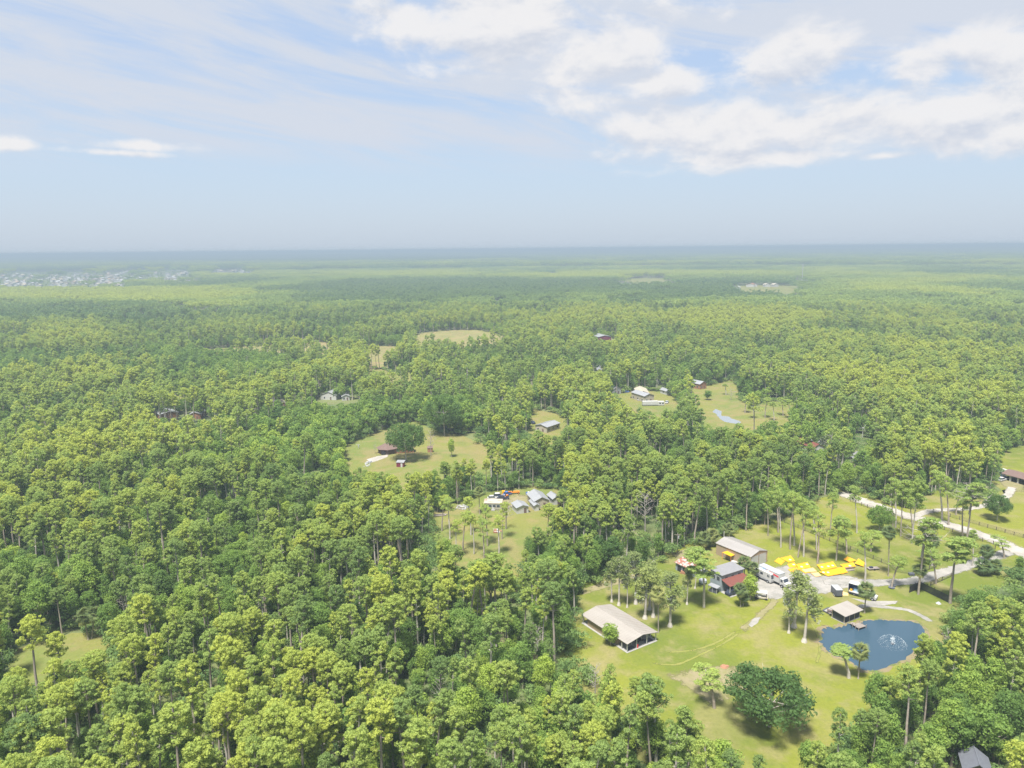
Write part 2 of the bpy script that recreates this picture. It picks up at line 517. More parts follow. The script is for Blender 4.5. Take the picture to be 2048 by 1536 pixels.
def scatter(name, label, pts, rot, scl, idx, tint, coll, cat):
    """one object whose geometry nodes set a mesh on every point"""
    me = bpy.data.meshes.new(name)
    me.vertices.add(len(pts)); me.vertices.foreach_set('co', np.asarray(pts, np.float32).ravel())
    for nm, arr, ty in (('rotz', rot, 'FLOAT'), ('scl', scl, 'FLOAT'), ('tint', tint, 'FLOAT'), ('idx', idx, 'INT')):
        a = me.attributes.new(nm, ty, 'POINT'); a.data.foreach_set('value', np.asarray(arr, np.float32 if ty == 'FLOAT' else np.int32))
    o = link(name, me)
    tag(o, label, cat, kind='stuff')
    ng = bpy.data.node_groups.new(name, 'GeometryNodeTree')
    ng.interface.new_socket('Geometry', in_out='INPUT', socket_type='NodeSocketGeometry')
    ng.interface.new_socket('Geometry', in_out='OUTPUT', socket_type='NodeSocketGeometry')
    N = ng.nodes; L = ng.links
    gi = N.new('NodeGroupInput'); go = N.new('NodeGroupOutput')
    ci = N.new('GeometryNodeCollectionInfo'); ci.inputs['Collection'].default_value = coll
    ci.inputs['Separate Children'].default_value = True; ci.inputs['Reset Children'].default_value = True
    ip = N.new('GeometryNodeInstanceOnPoints')
    L.new(gi.outputs[0], ip.inputs['Points']); L.new(ci.outputs[0], ip.inputs['Instance'])
    ip.inputs['Pick Instance'].default_value = True
    def na(nm, ty):
        n = N.new('GeometryNodeInputNamedAttribute'); n.data_type = ty; n.inputs['Name'].default_value = nm
        return n.outputs['Attribute']
    L.new(na('idx', 'INT'), ip.inputs['Instance Index'])
    cx = N.new('ShaderNodeCombineXYZ'); L.new(na('rotz', 'FLOAT'), cx.inputs[2]); L.new(cx.outputs[0], ip.inputs['Rotation'])
    L.new(na('scl', 'FLOAT'), ip.inputs['Scale'])
    L.new(ip.outputs[0], go.inputs[0])
    md = o.modifiers.new('scatter', 'NODES'); md.node_group = ng
    return o

# ------------------------------------------------------------------ clearings (photo outlines set on the ground)
def poly(pts, z=0.0):
    return [(lambda p: (p.x, p.y))(G(p[0], p[1], p[2] if len(p) > 2 else z)) for p in pts]

CLEAR = {
 'lawn': [(1156, 1178), (1200, 1165), (1246, 1152), (1317, 1132), (1352, 1108), (1393, 1091), (1460, 1070), (1551, 1044), (1598, 1020),
          (1650, 1000), (1685, 984), (1720, 990), (1770, 1010), (1830, 1020), (1832, 1000), (1880, 985), (1960, 1000), (2010, 985), (2060, 958), (2160, 960),
          (2180, 1090), (2120, 1112), (2048, 1098, 8), (2000, 1120, 8), (1960, 1142, 8), (1925, 1150, 10), (1905, 1165, 13), (1902, 1205, 13), (1880, 1235, 13),
          (1856, 1255, 14), (1835, 1292, 14), (1800, 1312, 14), (1752, 1334, 14), (1722, 1345, 13), (1692, 1388, 15), (1640, 1392, 16), (1602, 1442, 16), (1500, 1452, 17),
          (1455, 1436, 17), (1415, 1412, 17), (1395, 1374, 17), (1340, 1350, 17), (1290, 1334, 17), (1250, 1310, 16), (1200, 1284, 14), (1165, 1250, 12), (1150, 1200, 8)],
 'homestead': [(860, 1036), (905, 1012), (960, 993), (1000, 983), (1060, 976), (1125, 984), (1126, 1000, 10), (1085, 1012, 17), (1050, 1022, 18), (1036, 1045, 18),
               (1026, 1080, 17), (1005, 1104, 16), (955, 1092, 15), (890, 1056, 12)],
 'oakhouse': [(680, 905), (690, 893), (740, 872), (790, 850), (830, 843), (880, 868), (910, 868), (960, 890), (995, 905), (1000, 914, 6), (955, 918, 10), (900, 928, 11),
              (850, 940, 11), (800, 948, 11), (762, 934, 11), (735, 928, 11), (685, 918, 10)],
 'leftglade': [(20, 1302), (60, 1289), (110, 1278), (150, 1268), (190, 1268), (218, 1276), (205, 1296, 8), (130, 1302, 8), (60, 1320, 8), (25, 1322, 8)],
 'whiteroof': [(1056, 834), (1068, 820), (1110, 828), (1138, 842), (1122, 866, 10), (1060, 862, 12)],
 'yard': [(1232, 790), (1260, 783), (1320, 783), (1345, 795), (1358, 812), (1345, 828, 10), (1300, 818, 9), (1248, 812, 9)],
 'field_r': [(1380, 772), (1410, 775), (1460, 760), (1478, 772), (1480, 800), (1500, 815), (1540, 802), (1590, 808), (1585, 836, 6), (1490, 850, 8), (1415, 846, 8), (1392, 812, 8)],
 'glade_mid': [(826, 672), (845, 666), (900, 661), (960, 661), (1010, 673), (1000, 686, 8), (920, 690, 10), (830, 694, 8)],
 'glade_pale': [(715, 696), (760, 692), (800, 694), (812, 706), (790, 722, 6), (740, 724, 6)],
 'strip_mid': [(372, 702), (500, 693), (620, 684), (700, 688), (720, 698), (660, 703, 4), (500, 705, 5), (380, 709, 5)],
 'glade_c': [(733, 742), (765, 738), (785, 748), (842, 742), (846, 752), (800, 770, 8), (738, 774, 8)],
 'garage_field': [(1992, 902), (2048, 892), (2160, 885), (2180, 950), (2048, 975), (2010, 985), (1990, 962), (2000, 930)],
 'far_field1': [(1238, 560), (1300, 556), (1345, 558), (1330, 566, 6), (1290, 568, 6)],
 'far_field2': [(1455, 575), (1500, 570), (1560, 570), (1600, 574), (1590, 581, 6), (1480, 581, 6)],
 'strip_left': [(-40, 688), (60, 684), (64, 690, 6), (-40, 698, 6)],
 'gap_left': [(170, 728), (205, 724), (208, 734, 4), (175, 736, 4)],
 'gap_left2': [(335, 796), (378, 790), (392, 800), (352, 808, 6)],
}
PW = {k: np.array(poly(v)) for k, v in CLEAR.items()}

def inside(px, py, P):
    x, y = px, py
    c = np.zeros(len(x), bool)
    j = len(P) - 1
    for i in range(len(P)):
        xi, yi = P[i]; xj, yj = P[j]
        c ^= ((yi > y) != (yj > y)) & (x < (xj - xi) * (y - yi) / (yj - yi + 1e-12) + xi)
        j = i
    return c

def in_clear(x, y):
    m = np.zeros(len(x), bool)
    for P in PW.values():
        bb = (x > P[:, 0].min()) & (x < P[:, 0].max()) & (y > P[:, 1].min()) & (y < P[:, 1].max())
        if bb.any():
            s = np.where(bb)[0]
            m[s] |= inside(x[s], y[s], P)
    return m

# ------------------------------------------------------------------ ground
def mat_ground(name, kind):
    m = bpy.data.materials.new(name); m.use_nodes = True
    t = NT(m.node_tree); b = m.node_tree.nodes['Principled BSDF']
    geo = t.new('ShaderNodeNewGeometry'); P = geo.outputs['Position']
    n1 = t.noise(P, 0.018, 6, 0.6); n2 = t.noise(P, 0.12, 5, 0.65); n3 = t.noise(P, 1.1, 4, 0.7)
    if kind == 'floor':
        c = t.mix(t.step(n1, 0.4, 0.6), (0.095, 0.130, 0.055), (0.150, 0.170, 0.070))
        c = t.mix(t.m('MULTIPLY', t.step(n2, 0.52, 0.7), 0.8), c, (0.21, 0.165, 0.12))
    else:
        if kind == 'lawn': A, B, D, E = (0.122, 0.152, 0.026), (0.180, 0.196, 0.028), (0.240, 0.205, 0.100), (0.085, 0.135, 0.028)
        elif kind == 'dry': A, B, D, E = (0.195, 0.185, 0.075), (0.205, 0.205, 0.07), (0.29, 0.21, 0.12), (0.11, 0.14, 0.045)
        else: A, B, D, E = (0.140, 0.170, 0.045), (0.180, 0.185, 0.05), (0.235, 0.185, 0.09), (0.095, 0.135, 0.04)
        c = t.mix(t.step(n1, 0.42, 0.58), A, B)
        c = t.mix(t.m('MULTIPLY', t.step(n2, 0.47, 0.66), 0.60), c, D)
        c = t.mix(t.m('MULTIPLY', t.step(t.noise(P, 0.05, 5, 0.7), 0.55, 0.75), 0.7), c, E)
        w2 = t.noise(P, 0.035, 3, 0.5, dist=2.0)
        c = t.mix(t.m('MULTIPLY', t.step(w2, 0.48, 0.62), 0.50), c, D)
    c = t.mix(t.m('MULTIPLY', t.step(n3, 0.3, 0.75), 0.30), c, (0.06, 0.08, 0.02))
    t.put(b.inputs['Base Color'], c)
    b.inputs['Roughness'].default_value = 0.95; b.inputs['Specular IOR Level'].default_value = 0.1
    bp = t.new('ShaderNodeBump'); bp.inputs['Strength'].default_value = 0.35; bp.inputs['Distance'].default_value = 0.25
    t.put(bp.inputs['Height'], n3); t.l.new(bp.outputs[0], b.inputs['Normal'])
    return m

M_FLOOR = mat_ground('forest_floor', 'floor'); M_LAWN = mat_ground('lawn_grass', 'lawn'); M_DRY = mat_ground('dry_grass', 'dry'); M_MEAD = mat_ground('meadow_grass', 'mead')
FAR = 60000.0
rad_ = [0, 60, 130, 260, 500, 900, 1500, 2500, 4500, 8000, 15000, 30000, FAR]
V = [(0, 0, 0)]; Fc = []
for r in rad_[1:]:
    for i in range(48): V.append((r * math.cos(i * PI / 24), r * math.sin(i * PI / 24), 0))
for i in range(48): Fc.append((0, 1 + i, 1 + (i + 1) % 48))
for k_ in range(len(rad_) - 2):
    a = 1 + k_ * 48; b = a + 48
    for i in range(48): Fc.append((a + i, b + i, b + (i + 1) % 48, a + (i + 1) % 48))
tag(link('ground', add_mesh('ground', V, Fc, [M_FLOOR])), kind='structure')

def sheet(name, P, z, mat, jit=1.0, seg=4.0):
    """flat ground sheet with an uneven outline"""
    out = []
    n = len(P)
    for i in range(n):
        a = np.array(P[i]); b = np.array(P[(i + 1) % n])
        k = max(1, int(np.linalg.norm(b - a) / seg))
        for j in range(k):
            q = a + (b - a) * j / k + rng.normal(size=2) * jit
            out.append((q[0], q[1], z))
    from mathutils.geometry import tessellate_polygon
    tri = tessellate_polygon([[Vector(p) for p in out]])
    me = add_mesh(name, out, [tuple(t) for t in tri], [mat])
    import bmesh
    bm = bmesh.new(); bm.from_mesh(me); bmesh.ops.recalc_face_normals(bm, faces=bm.faces)
    for f in bm.faces:
        if f.normal.z < 0: f.normal_flip()
    bm.to_mesh(me); bm.free()
    return tag(link(name, me), kind='structure')

LAWNM = {'lawn': ('lawn', M_LAWN), 'homestead': ('dry_grass', M_MEAD), 'oakhouse': ('grass_yard', M_MEAD), 'leftglade': ('forest_glade', M_MEAD),
         'field_r': ('meadow', M_MEAD), 'garage_field': ('meadow', M_LAWN), 'glade_mid': ('dry_clearing', M_DRY), 'glade_pale': ('dry_clearing', M_DRY),
         'strip_mid': ('dry_clearing', M_DRY)}
for k_, P in PW.items():
    nm, mt = LAWNM.get(k_, ('meadow', M_MEAD))
    c = P.mean(0)
    Q = c + (P - c) * 1.06
    far_ = np.linalg.norm(c)
    sheet(nm, Q, 0.03, mt, 0.5 if far_ < 600 else 3.0, 5 if far_ < 600 else 20)

# gravel, sand and trodden ground: sheets whose rims break up
def mat_track(name, col, col2, soft=1.0):
    m = bpy.data.materials.new(name); m.use_nodes = True
    t = NT(m.node_tree); b = m.node_tree.nodes['Principled BSDF']
    geo = t.new('ShaderNodeNewGeometry'); P = geo.outputs['Position']
    at = t.new('ShaderNodeAttribute', attribute_name='core')
    n = t.noise(P, 0.6, 6, 0.7)
    c = t.mix(t.step(t.noise(P, 0.22, 5, 0.7), 0.35, 0.65), col, col2)
    c = t.mix(t.m('MULTIPLY', t.step(n, 0.5, 0.8), 0.25), c, (0.20, 0.19, 0.10))
    t.put(b.inputs['Base Color'], c); b.inputs['Roughness'].default_value = 0.95; b.inputs['Specular IOR Level'].default_value = 0.15
    n4 = t.noise(P, 0.45, 6, 0.75)
    a = t.step(t.m('ADD', at.outputs['Fac'], t.m('MULTIPLY', t.m('SUBTRACT', n4, 0.5), 1.5 * soft)), 0.25, 0.55 + 0.35 * (soft > 1))
    t.put(b.inputs['Alpha'], a)
    return m
M_GRAVEL = mat_track('gravel', (0.300, 0.285, 0.268), (0.21, 0.205, 0.19))
M_SAND = mat_track('pale_sand', (0.37, 0.345, 0.315), (0.27, 0.255, 0.23))
M_DIRT = mat_track('worn_dirt', (0.23, 0.20, 0.12), (0.18, 0.175, 0.07), 1.8)

M_WORN = mat_track('worn_grass', (0.20, 0.20, 0.06), (0.17, 0.185, 0.04), 2.2)
def strip(name, pts, width, z, mat):
    """pts in photo px; width m"""
    P = [G(*p[:2]).xy for p in pts]
    # smooth
    Q = []
    for i in range(len(P) - 1):
        p0 = P[max(0, i - 1)]; p1 = P[i]; p2 = P[i + 1]; p3 = P[min(len(P) - 1, i + 2)]
        k = max(2, int((p2 - p1).length / 2.5))
        for j in range(k):
            t = j / k
            Q.append(0.5 * ((2 * p1) + (p2 - p0) * t + (2 * p0 - 5 * p1 + 4 * p2 - p3) * t * t + (3 * p1 - p0 - 3 * p2 + p3) * t ** 3))
    Q.append(P[-1])
    V = []; F = []; core = []
    offs = [-1.5, -0.9, -0.45, 0.45, 0.9, 1.5]; cv = [0, 0.45, 1, 1, 0.45, 0]
    n = len(Q)
    for i, q in enumerate(Q):
        d = (Q[min(n - 1, i + 1)] - Q[max(0, i - 1)]).normalized(); nn = Vector((-d.y, d.x))
        wd = (width if not isinstance(width, (tuple, list)) else width[0] + (width[1] - width[0]) * i / n) / 2
        for o_, c_ in zip(offs, cv):
            V.append((q.x + nn.x * o_ * wd, q.y + nn.y * o_ * wd, z)); core.append(c_ if 0 < i < n - 1 else 0)
    m = len(offs)
    for i in range(n - 1):
        for j in range(m - 1): F.append((i * m + j, i * m + j + 1, (i + 1) * m + j + 1, (i + 1) * m + j))
    me = add_mesh(name, V, F, [mat])
    a = me.attributes.new('core', 'FLOAT', 'POINT'); a.data.foreach_set('value', core)
    return tag(link(name, me), kind='structure')

def patch(name, pts, z, mat, shrink=0.62):
    P = np.array(poly(pts)); c = P.mean(0)
    V = []; core = []; F = []
    n = len(P)
    for s_, cv in ((1.12, 0.0), (0.9, 0.6), (shrink, 1.0)):
        for p in P: V.append((*(c + (p - c) * s_), z)); core.append(cv)
    V.append((c[0], c[1], z)); core.append(1.0)
    for k in range(2):
        for i in range(n):
            j = (i + 1) % n
            F.append((k * n + i, k * n + j, (k + 1) * n + j, (k + 1) * n + i))
    for i in range(n): F.append((2 * n + i, 2 * n + (i + 1) % n, 3 * n))
    me = add_mesh(name, V, F, [mat])
    a = me.attributes.new('core', 'FLOAT', 'POINT'); a.data.foreach_set('value', core)
    return tag(link(name, me), kind='structure')

patch('gravel_yard', [(1500, 1152), (1545, 1138), (1580, 1126), (1600, 1140), (1640, 1152), (1690, 1150), (1725, 1158), (1770, 1160), (1775, 1172), (1720, 1172), (1685, 1178),
                      (1655, 1187), (1625, 1190), (1600, 1182), (1580, 1192), (1545, 1202), (1520, 1190), (1498, 1170)], 0.045, M_GRAVEL, 0.8)
strip('driveway', [(1640, 1164), (1700, 1164), (1740, 1166), (1780, 1165), (1819, 1163), (1843, 1158.5), (1872, 1149), (1904, 1141), (1937, 1130.5), (1970, 1120), (2003, 1109.5), (2024, 1102)], 4.2, 0.06, M_GRAVEL)
strip('sand_road', [(1676, 984), (1717, 999), (1753, 1012), (1800, 1027), (1836, 1037.5), (1872, 1044), (1909, 1053.5), (1967, 1072), (2006, 1087), (2040, 1104), (2090, 1128)], 6.5, 0.075, M_SAND)
strip('sand_road', [(1830, 1034), (1850, 1024.5), (1876, 1020.5), (1928, 1018.3), (1967, 1012), (1993, 1004), (2016, 990), (2024, 974)], 3.2, 0.09, M_SAND)
strip('garden_path', [(1712, 1216), (1732, 1211.5), (1761, 1214), (1805, 1218), (1827, 1224.5), (1849, 1236), (1862, 1244)], 1.7, 0.06, M_GRAVEL)
patch('gravel_patch', [(1700, 1196), (1740, 1202), (1798, 1202), (1790, 1208), (1760, 1212), (1735, 1209)], 0.05, M_GRAVEL)
strip('lawn_track', [(1478, 1262), (1500, 1247), (1515, 1236), (1530, 1222), (1545, 1208), (1550, 1196)], 2.2, 0.05, M_DIRT)
for q_ in ([(1478, 1258), (1440, 1282), (1390, 1300), (1330, 1305)], [(1484, 1262), (1446, 1288), (1400, 1310), (1350, 1330), (1300, 1325)], [(1560, 1200), (1600, 1225), (1625, 1250), (1640, 1290), (1632, 1330)]):
    strip('lawn_track', q_, 0.8, 0.055, M_WORN)
patch('gravel_patch', [(1496, 1250), (1508, 1236), (1521, 1234), (1516, 1246), (1502, 1256)], 0.065, M_GRAVEL)
patch('bare_earth', [(1330, 1350), (1400, 1330), (1470, 1330), (1490, 1350), (1460, 1400), (1420, 1410), (1380, 1380)], 0.05, M_DIRT)
patch('bare_earth', [(1155, 1180), (1230, 1158), (1300, 1138), (1310, 1144), (1230, 1172), (1165, 1190)], 0.05, M_DIRT)
patch('bare_earth', [(1340, 1108), (1380, 1094), (1412, 1086), (1420, 1094), (1385, 1108), (1352, 1120)], 0.05, M_DIRT)
patch('sand_driveway', [(733, 919), (752, 913), (778, 909), (775, 914), (752, 923), (740, 926)], 0.06, M_SAND)
patch('bare_earth', [(1000, 1000), (1020, 988), (1060, 990), (1065, 1005), (1030, 1016), (1005, 1014)], 0.05, M_DIRT)
strip('sand_road', [(610, 918), (625, 923), (640, 926), (652, 928)], 4, 0.03, M_SAND)
patch('sandy_yard', [(1998, 962), (2020, 956), (2050, 962), (2052, 985), (2030, 984), (2005, 972)], 0.05, M_DIRT)

# pond
POND = [(1654, 1254), (1645, 1264), (1641, 1276), (1643, 1288), (1649, 1297), (1663, 1308), (1688, 1318), (1712, 1330), (1728, 1341), (1752, 1341), (1785, 1330),
        (1815, 1316), (1842, 1290), (1848, 1268), (1843, 1250), (1820, 1243.5), (1805, 1240.6), (1783, 1241.4), (1764, 1240.5), (1746, 1240.7), (1724, 1243), (1702, 1248), (1682, 1254), (1666, 1257.5)]
def water_mat(name, body, rough=0.03):
    m = bpy.data.materials.new(name); m.use_nodes = True
    t = NT(m.node_tree); b = m.node_tree.nodes['Principled BSDF']
    b.inputs['Base Color'].default_value = (*body, 1); b.inputs['Roughness'].default_value = rough
    b.inputs['IOR'].default_value = 1.33; b.inputs['Specular IOR Level'].default_value = 0.5
    geo = t.new('ShaderNodeNewGeometry')
    bp = t.new('ShaderNodeBump'); bp.inputs['Strength'].default_value = 0.16; bp.inputs['Distance'].default_value = 0.1
    t.put(bp.inputs['Height'], t.noise(geo.outputs['Position'], 2.2, 4, 0.6)); t.l.new(bp.outputs[0], b.inputs['Normal'])
    return m
M_WATER = water_mat('pond_water', (0.036, 0.070, 0.104))
def smooth_loop(P, k=5):
    P = [Vector(p) for p in P]; n = len(P); Q = []
    for i in range(n):
        p0, p1, p2, p3 = P[i - 1], P[i], P[(i + 1) % n], P[(i + 2) % n]
        for j in range(k):
            t = j / k
            Q.append(0.5 * ((2 * p1) + (p2 - p0) * t + (2 * p0 - 5 * p1 + 4 * p2 - p3) * t * t + (3 * p1 - p0 - 3 * p2 + p3) * t ** 3))
    return Q
PL = [p + Vector((rng.normal() * .28, rng.normal() * .28)) for p in smooth_loop(poly(POND))]
pc = sum(PL, Vector((0, 0))) / len(PL)
sheet('pond', [tuple(p) for p in PL], 0.10, M_WATER, 0.0, 50)
V = []; F = []
n = len(PL)
for i, p in enumerate(PL):
    d = (p - pc).normalized(); wv = 0.9 + 0.5 * math.sin(i * 0.7) + rng.uniform(-0.2, 0.2)
    for o_, z_ in ((-0.25, 0.03), (0.0, 0.16), (0.35 * wv, 0.22), (1.1 * wv, 0.03)): V.append((p.x + d.x * o_, p.y + d.y * o_, z_))
for i in range(n):
    j = (i + 1) % n
    for k in range(3): F.append((i * 4 + k, i * 4 + k + 1, j * 4 + k + 1, j * 4 + k))
M_BANK = mat_simple('muddy_bank', (0.19, 0.155, 0.09), 0.95, var=0.2, scale=0.3, col2=(0.11, 0.13, 0.04), thr=0.5)
tag(link('pond_bank', add_mesh('pond_bank', V, F, [M_BANK])), kind='structure')
# small water by the meadow, sky glare put into its pale body colour
M_WATER2 = water_mat('wetland_water', (0.20, 0.225, 0.25), 0.05)
sheet('wetland_water', poly([(1424, 822), (1432, 818), (1441, 822), (1444, 832), (1458, 834), (1466, 838), (1481, 842), (1480, 848), (1462, 846), (1446, 843), (1434, 834)]), 0.05, M_WATER2, 0.6, 3)

# ------------------------------------------------------------------ the woods
HALF = math.radians(41)
def jittered(r0, r1, cell, side=HALF):
    xs = np.arange(-r1 * math.sin(side), r1 * math.sin(side) + cell, cell)
    ys = np.arange(max(20, r0 * math.cos(side)) - cell, r1 + cell, cell)
    X, Y = np.meshgrid(xs, ys)
    X = X.ravel() + rng.uniform(-0.5, 0.5, X.size) * cell; Y = Y.ravel() + rng.uniform(-0.5, 0.5, Y.size) * cell
    R = np.hypot(X, Y); A = np.abs(np.arctan2(X, Y))
    ok = (R >= r0) & (R < r1) & ((A < side) | (R < 140) & (Y > 20))
    return X[ok], Y[ok]

def lowfreq(x, y, wl, seed):
    g = np.random.default_rng(seed); v = np.zeros(len(x)); a = 1.0; tot = 0
    for o in range(4):
        for _ in range(5):
            th = g.uniform(0, 2 * PI); ph = g.uniform(0, 2 * PI); k = 2 * PI / (wl * g.uniform(0.7, 1.4) / 2 ** o)
            v += a * np.sin((x * math.cos(th) + y * math.sin(th)) * k + ph)
        tot += a * a * 2.5; a *= 0.6
    return v / math.sqrt(tot)

# kinds of wood; far cloud shadows are put in as darker tint, fewer pines: (photo px, radii, pine share, tint shift)
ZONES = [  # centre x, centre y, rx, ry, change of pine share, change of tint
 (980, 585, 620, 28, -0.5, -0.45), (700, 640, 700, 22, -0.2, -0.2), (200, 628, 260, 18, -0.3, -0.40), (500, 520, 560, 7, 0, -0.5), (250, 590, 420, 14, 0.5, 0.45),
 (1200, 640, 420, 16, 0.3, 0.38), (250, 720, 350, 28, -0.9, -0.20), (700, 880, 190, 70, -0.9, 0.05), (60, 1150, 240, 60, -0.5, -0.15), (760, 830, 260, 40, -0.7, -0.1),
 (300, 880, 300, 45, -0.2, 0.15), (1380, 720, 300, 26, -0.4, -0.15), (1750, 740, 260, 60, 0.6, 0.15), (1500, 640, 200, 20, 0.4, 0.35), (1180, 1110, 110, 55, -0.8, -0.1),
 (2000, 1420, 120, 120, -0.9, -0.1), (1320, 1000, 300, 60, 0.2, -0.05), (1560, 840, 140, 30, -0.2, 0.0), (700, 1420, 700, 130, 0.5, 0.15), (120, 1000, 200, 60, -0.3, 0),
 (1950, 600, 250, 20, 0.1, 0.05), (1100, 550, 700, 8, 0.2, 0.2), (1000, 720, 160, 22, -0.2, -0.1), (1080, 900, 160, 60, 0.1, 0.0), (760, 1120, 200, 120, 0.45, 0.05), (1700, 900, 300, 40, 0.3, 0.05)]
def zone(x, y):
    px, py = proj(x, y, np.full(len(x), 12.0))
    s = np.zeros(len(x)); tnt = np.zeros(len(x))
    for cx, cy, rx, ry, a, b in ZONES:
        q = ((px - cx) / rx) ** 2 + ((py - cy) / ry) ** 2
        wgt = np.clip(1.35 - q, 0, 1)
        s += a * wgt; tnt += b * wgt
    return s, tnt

def in_frame(x, y, z, m=0):
    px, py = proj(x, y, z)
    return (px > -m) & (px < 2048 + m) & (py > -m) & (py < 1536 + m)

FIX = []   # (x, y, radius) kept free of scattered trees: filled by the placed ones below

# ---- trees placed one by one from the photograph
def tree_h(bx, by, tx, ty):
    b = G(bx, by); r = ray(tx, ty)
    k = b.y / r[1]
    return b, CAM_H + r[2] * k, r[0] * k - b.x      # base, height, lean in x at the top

def set_tint(o, v): o['tint'] = float(v)

def build_tree(name, label, cat, group, base, trunk, crown, sx, sz, rz, tint, lean=0.0, extra=None, slim=1):
    t = thing(name, label, cat, base, 0, group)
    t.scale = (sx, sx, sz)
    t.rotation_euler = (0, lean, rz)
    tr_ = link('trunk', trunk, t)
    if slim != 1: tr_.scale = (slim, slim, 1)
    if crown is not None:
        c = link('crown', crown, t); set_tint(c, tint)
    if extra is not None: link('moss', extra, t)['kind'] = 'stuff'
    return t

def gen_cypress(g, H, R, cb):
    path = trunk_path(g, H * 0.97, 0.6)
    r0 = 0.016 * H
    segs = [((0, 0, 0), (0, 0, 1.2), r0 * 2.2, r0 * 1.2)]
    n = len(path)
    for i in range(n - 1): segs.append((path[i], path[i + 1], r0 * (1.1 - 0.9 * i / n), r0 * (1.1 - 0.9 * (i + 1) / n)))
    cen = []; rad = []; mc = []; mr = []
    for i in range(26):
        f = g.random(); z = H * (cb + (1 - cb) * f); q = g.uniform(0, 2 * PI)
        reach = R * (1 - 0.6 * f) * g.uniform(0.5, 1.05)
        a = at_path(path, z - 0.4); e = a + np.array([math.cos(q) * reach, math.sin(q) * reach, 0.3 + g.uniform(-0.2, 0.5)])
        segs.append((a, e, r0 * 0.25, r0 * 0.08))
        for j in range(2): cen.append(a + (e - a) * g.uniform(0.4, 1.05) + g.normal(size=3) * 0.35); rad.append(g.uniform(0.5, 0.85))
        if g.random() < 0.6: mc.append(a + (e - a) * g.uniform(0.4, 0.9) + np.array([0, 0, -0.9])); mr.append(g.uniform(0.35, 0.6))
    lv, lf = leaves(cen, rad, 46, 0.17, up=0.3, flat=0.8, jit=0.7, g=g)
    mv, mf = leaves(mc, mr, 34, 0.15, up=-0.3, flat=2.0, jit=0.9, g=g, droop=1.5)
    tv, tf = cones(segs, 6)
    return (tv, tf), (lv, lf), (mv, mf)

def gen_thin(g, H, R, cb):   # tall thin-stemmed pine with a small high crown
    return gen_pine(g, H, R, cb, 34, 56, 0.19, limbs=9, sides=5)

def gen_snag(g, H, spread, n=16):
    path = trunk_path(g, H, 0.8)
    r0 = 0.022 * H; segs = []
    for i in range(len(path) - 1): segs.append((path[i], path[i + 1], r0 * (1 - 0.8 * i / 5), r0 * (1 - 0.8 * (i + 1) / 5)))
    for i in range(n):
        q = i * 2.4 + g.uniform(-0.5, 0.5); f = 0.35 + 0.6 * i / n
        a = at_path(path, H * f); L = spread * (1.15 - f * 0.7) * g.uniform(0.6, 1.1)
        e = a + np.array([math.cos(q) * L, math.sin(q) * L, L * g.uniform(0.15, 0.8)])
        segs.append((a, e, r0 * 0.34, r0 * 0.12))
        for j in range(4):
            m = a + (e - a) * g.uniform(0.4, 1.0); d = g.normal(size=3); d[2] = abs(d[2]); d /= np.linalg.norm(d)
            k = m + d * L * g.uniform(0.25, 0.55)
            segs.append((m, k, r0 * 0.14, r0 * 0.05))
            for _ in range(2):
                d2 = g.normal(size=3); d2[2] = abs(d2[2]); d2 /= np.linalg.norm(d2)
                segs.append((k, k + d2 * L * 0.25, r0 * 0.07, r0 * 0.03))
    return cones(segs, 4)

# fan palm: a mesh for one frond, reused
def frond_mesh(L=1.25, n=11):
    V = []; F = []
    st = L * 0.75
    V += [(0, -0.025, 0), (0, 0.025, 0), (st, 0.02, 0.10), (st, -0.02, 0.10)]; F.append((0, 1, 2)); F.append((0, 2, 3))
    for i in range(n):
        q = (i - (n - 1) / 2) / n * 2.9
        ln = L * (1.0 - 0.12 * abs(q))
        d = np.array([math.cos(q), math.sin(q)]); s = np.array([-d[1], d[0]])
        b = np.array([st - 0.05, 0.0])
        z0 = 0.10; zm = 0.12 - 0.03 * abs(q); z1 = -0.10 - 0.20 * L * (0.4 + 0.5 * abs(q))
        m = b + d * ln * 0.55; e = b + d * ln
        o = len(V)
        V += [(*b, z0), (*(m + s * 0.085 * L), zm), (*(m - s * 0.085 * L), zm), (*e, z1)]
        F += [(o, o + 2, o + 1), (o + 1, o + 2, o + 3)]
    return add_mesh('frond', V, F, [M_PALM])
FROND = [frond_mesh(1.35), frond_mesh(1.2, 9)]
M_PTRUNK = mat_simple('palm_trunk', (0.36, 0.33, 0.28), 0.9, var=0.2, scale=2.0, spec=0.1, col2=(0.22, 0.19, 0.15))
M_PBOOT = mat_simple('palm_skirt', (0.20, 0.145, 0.08), 0.9, var=0.2, scale=2.0, spec=0.1)
PALMTR = {}
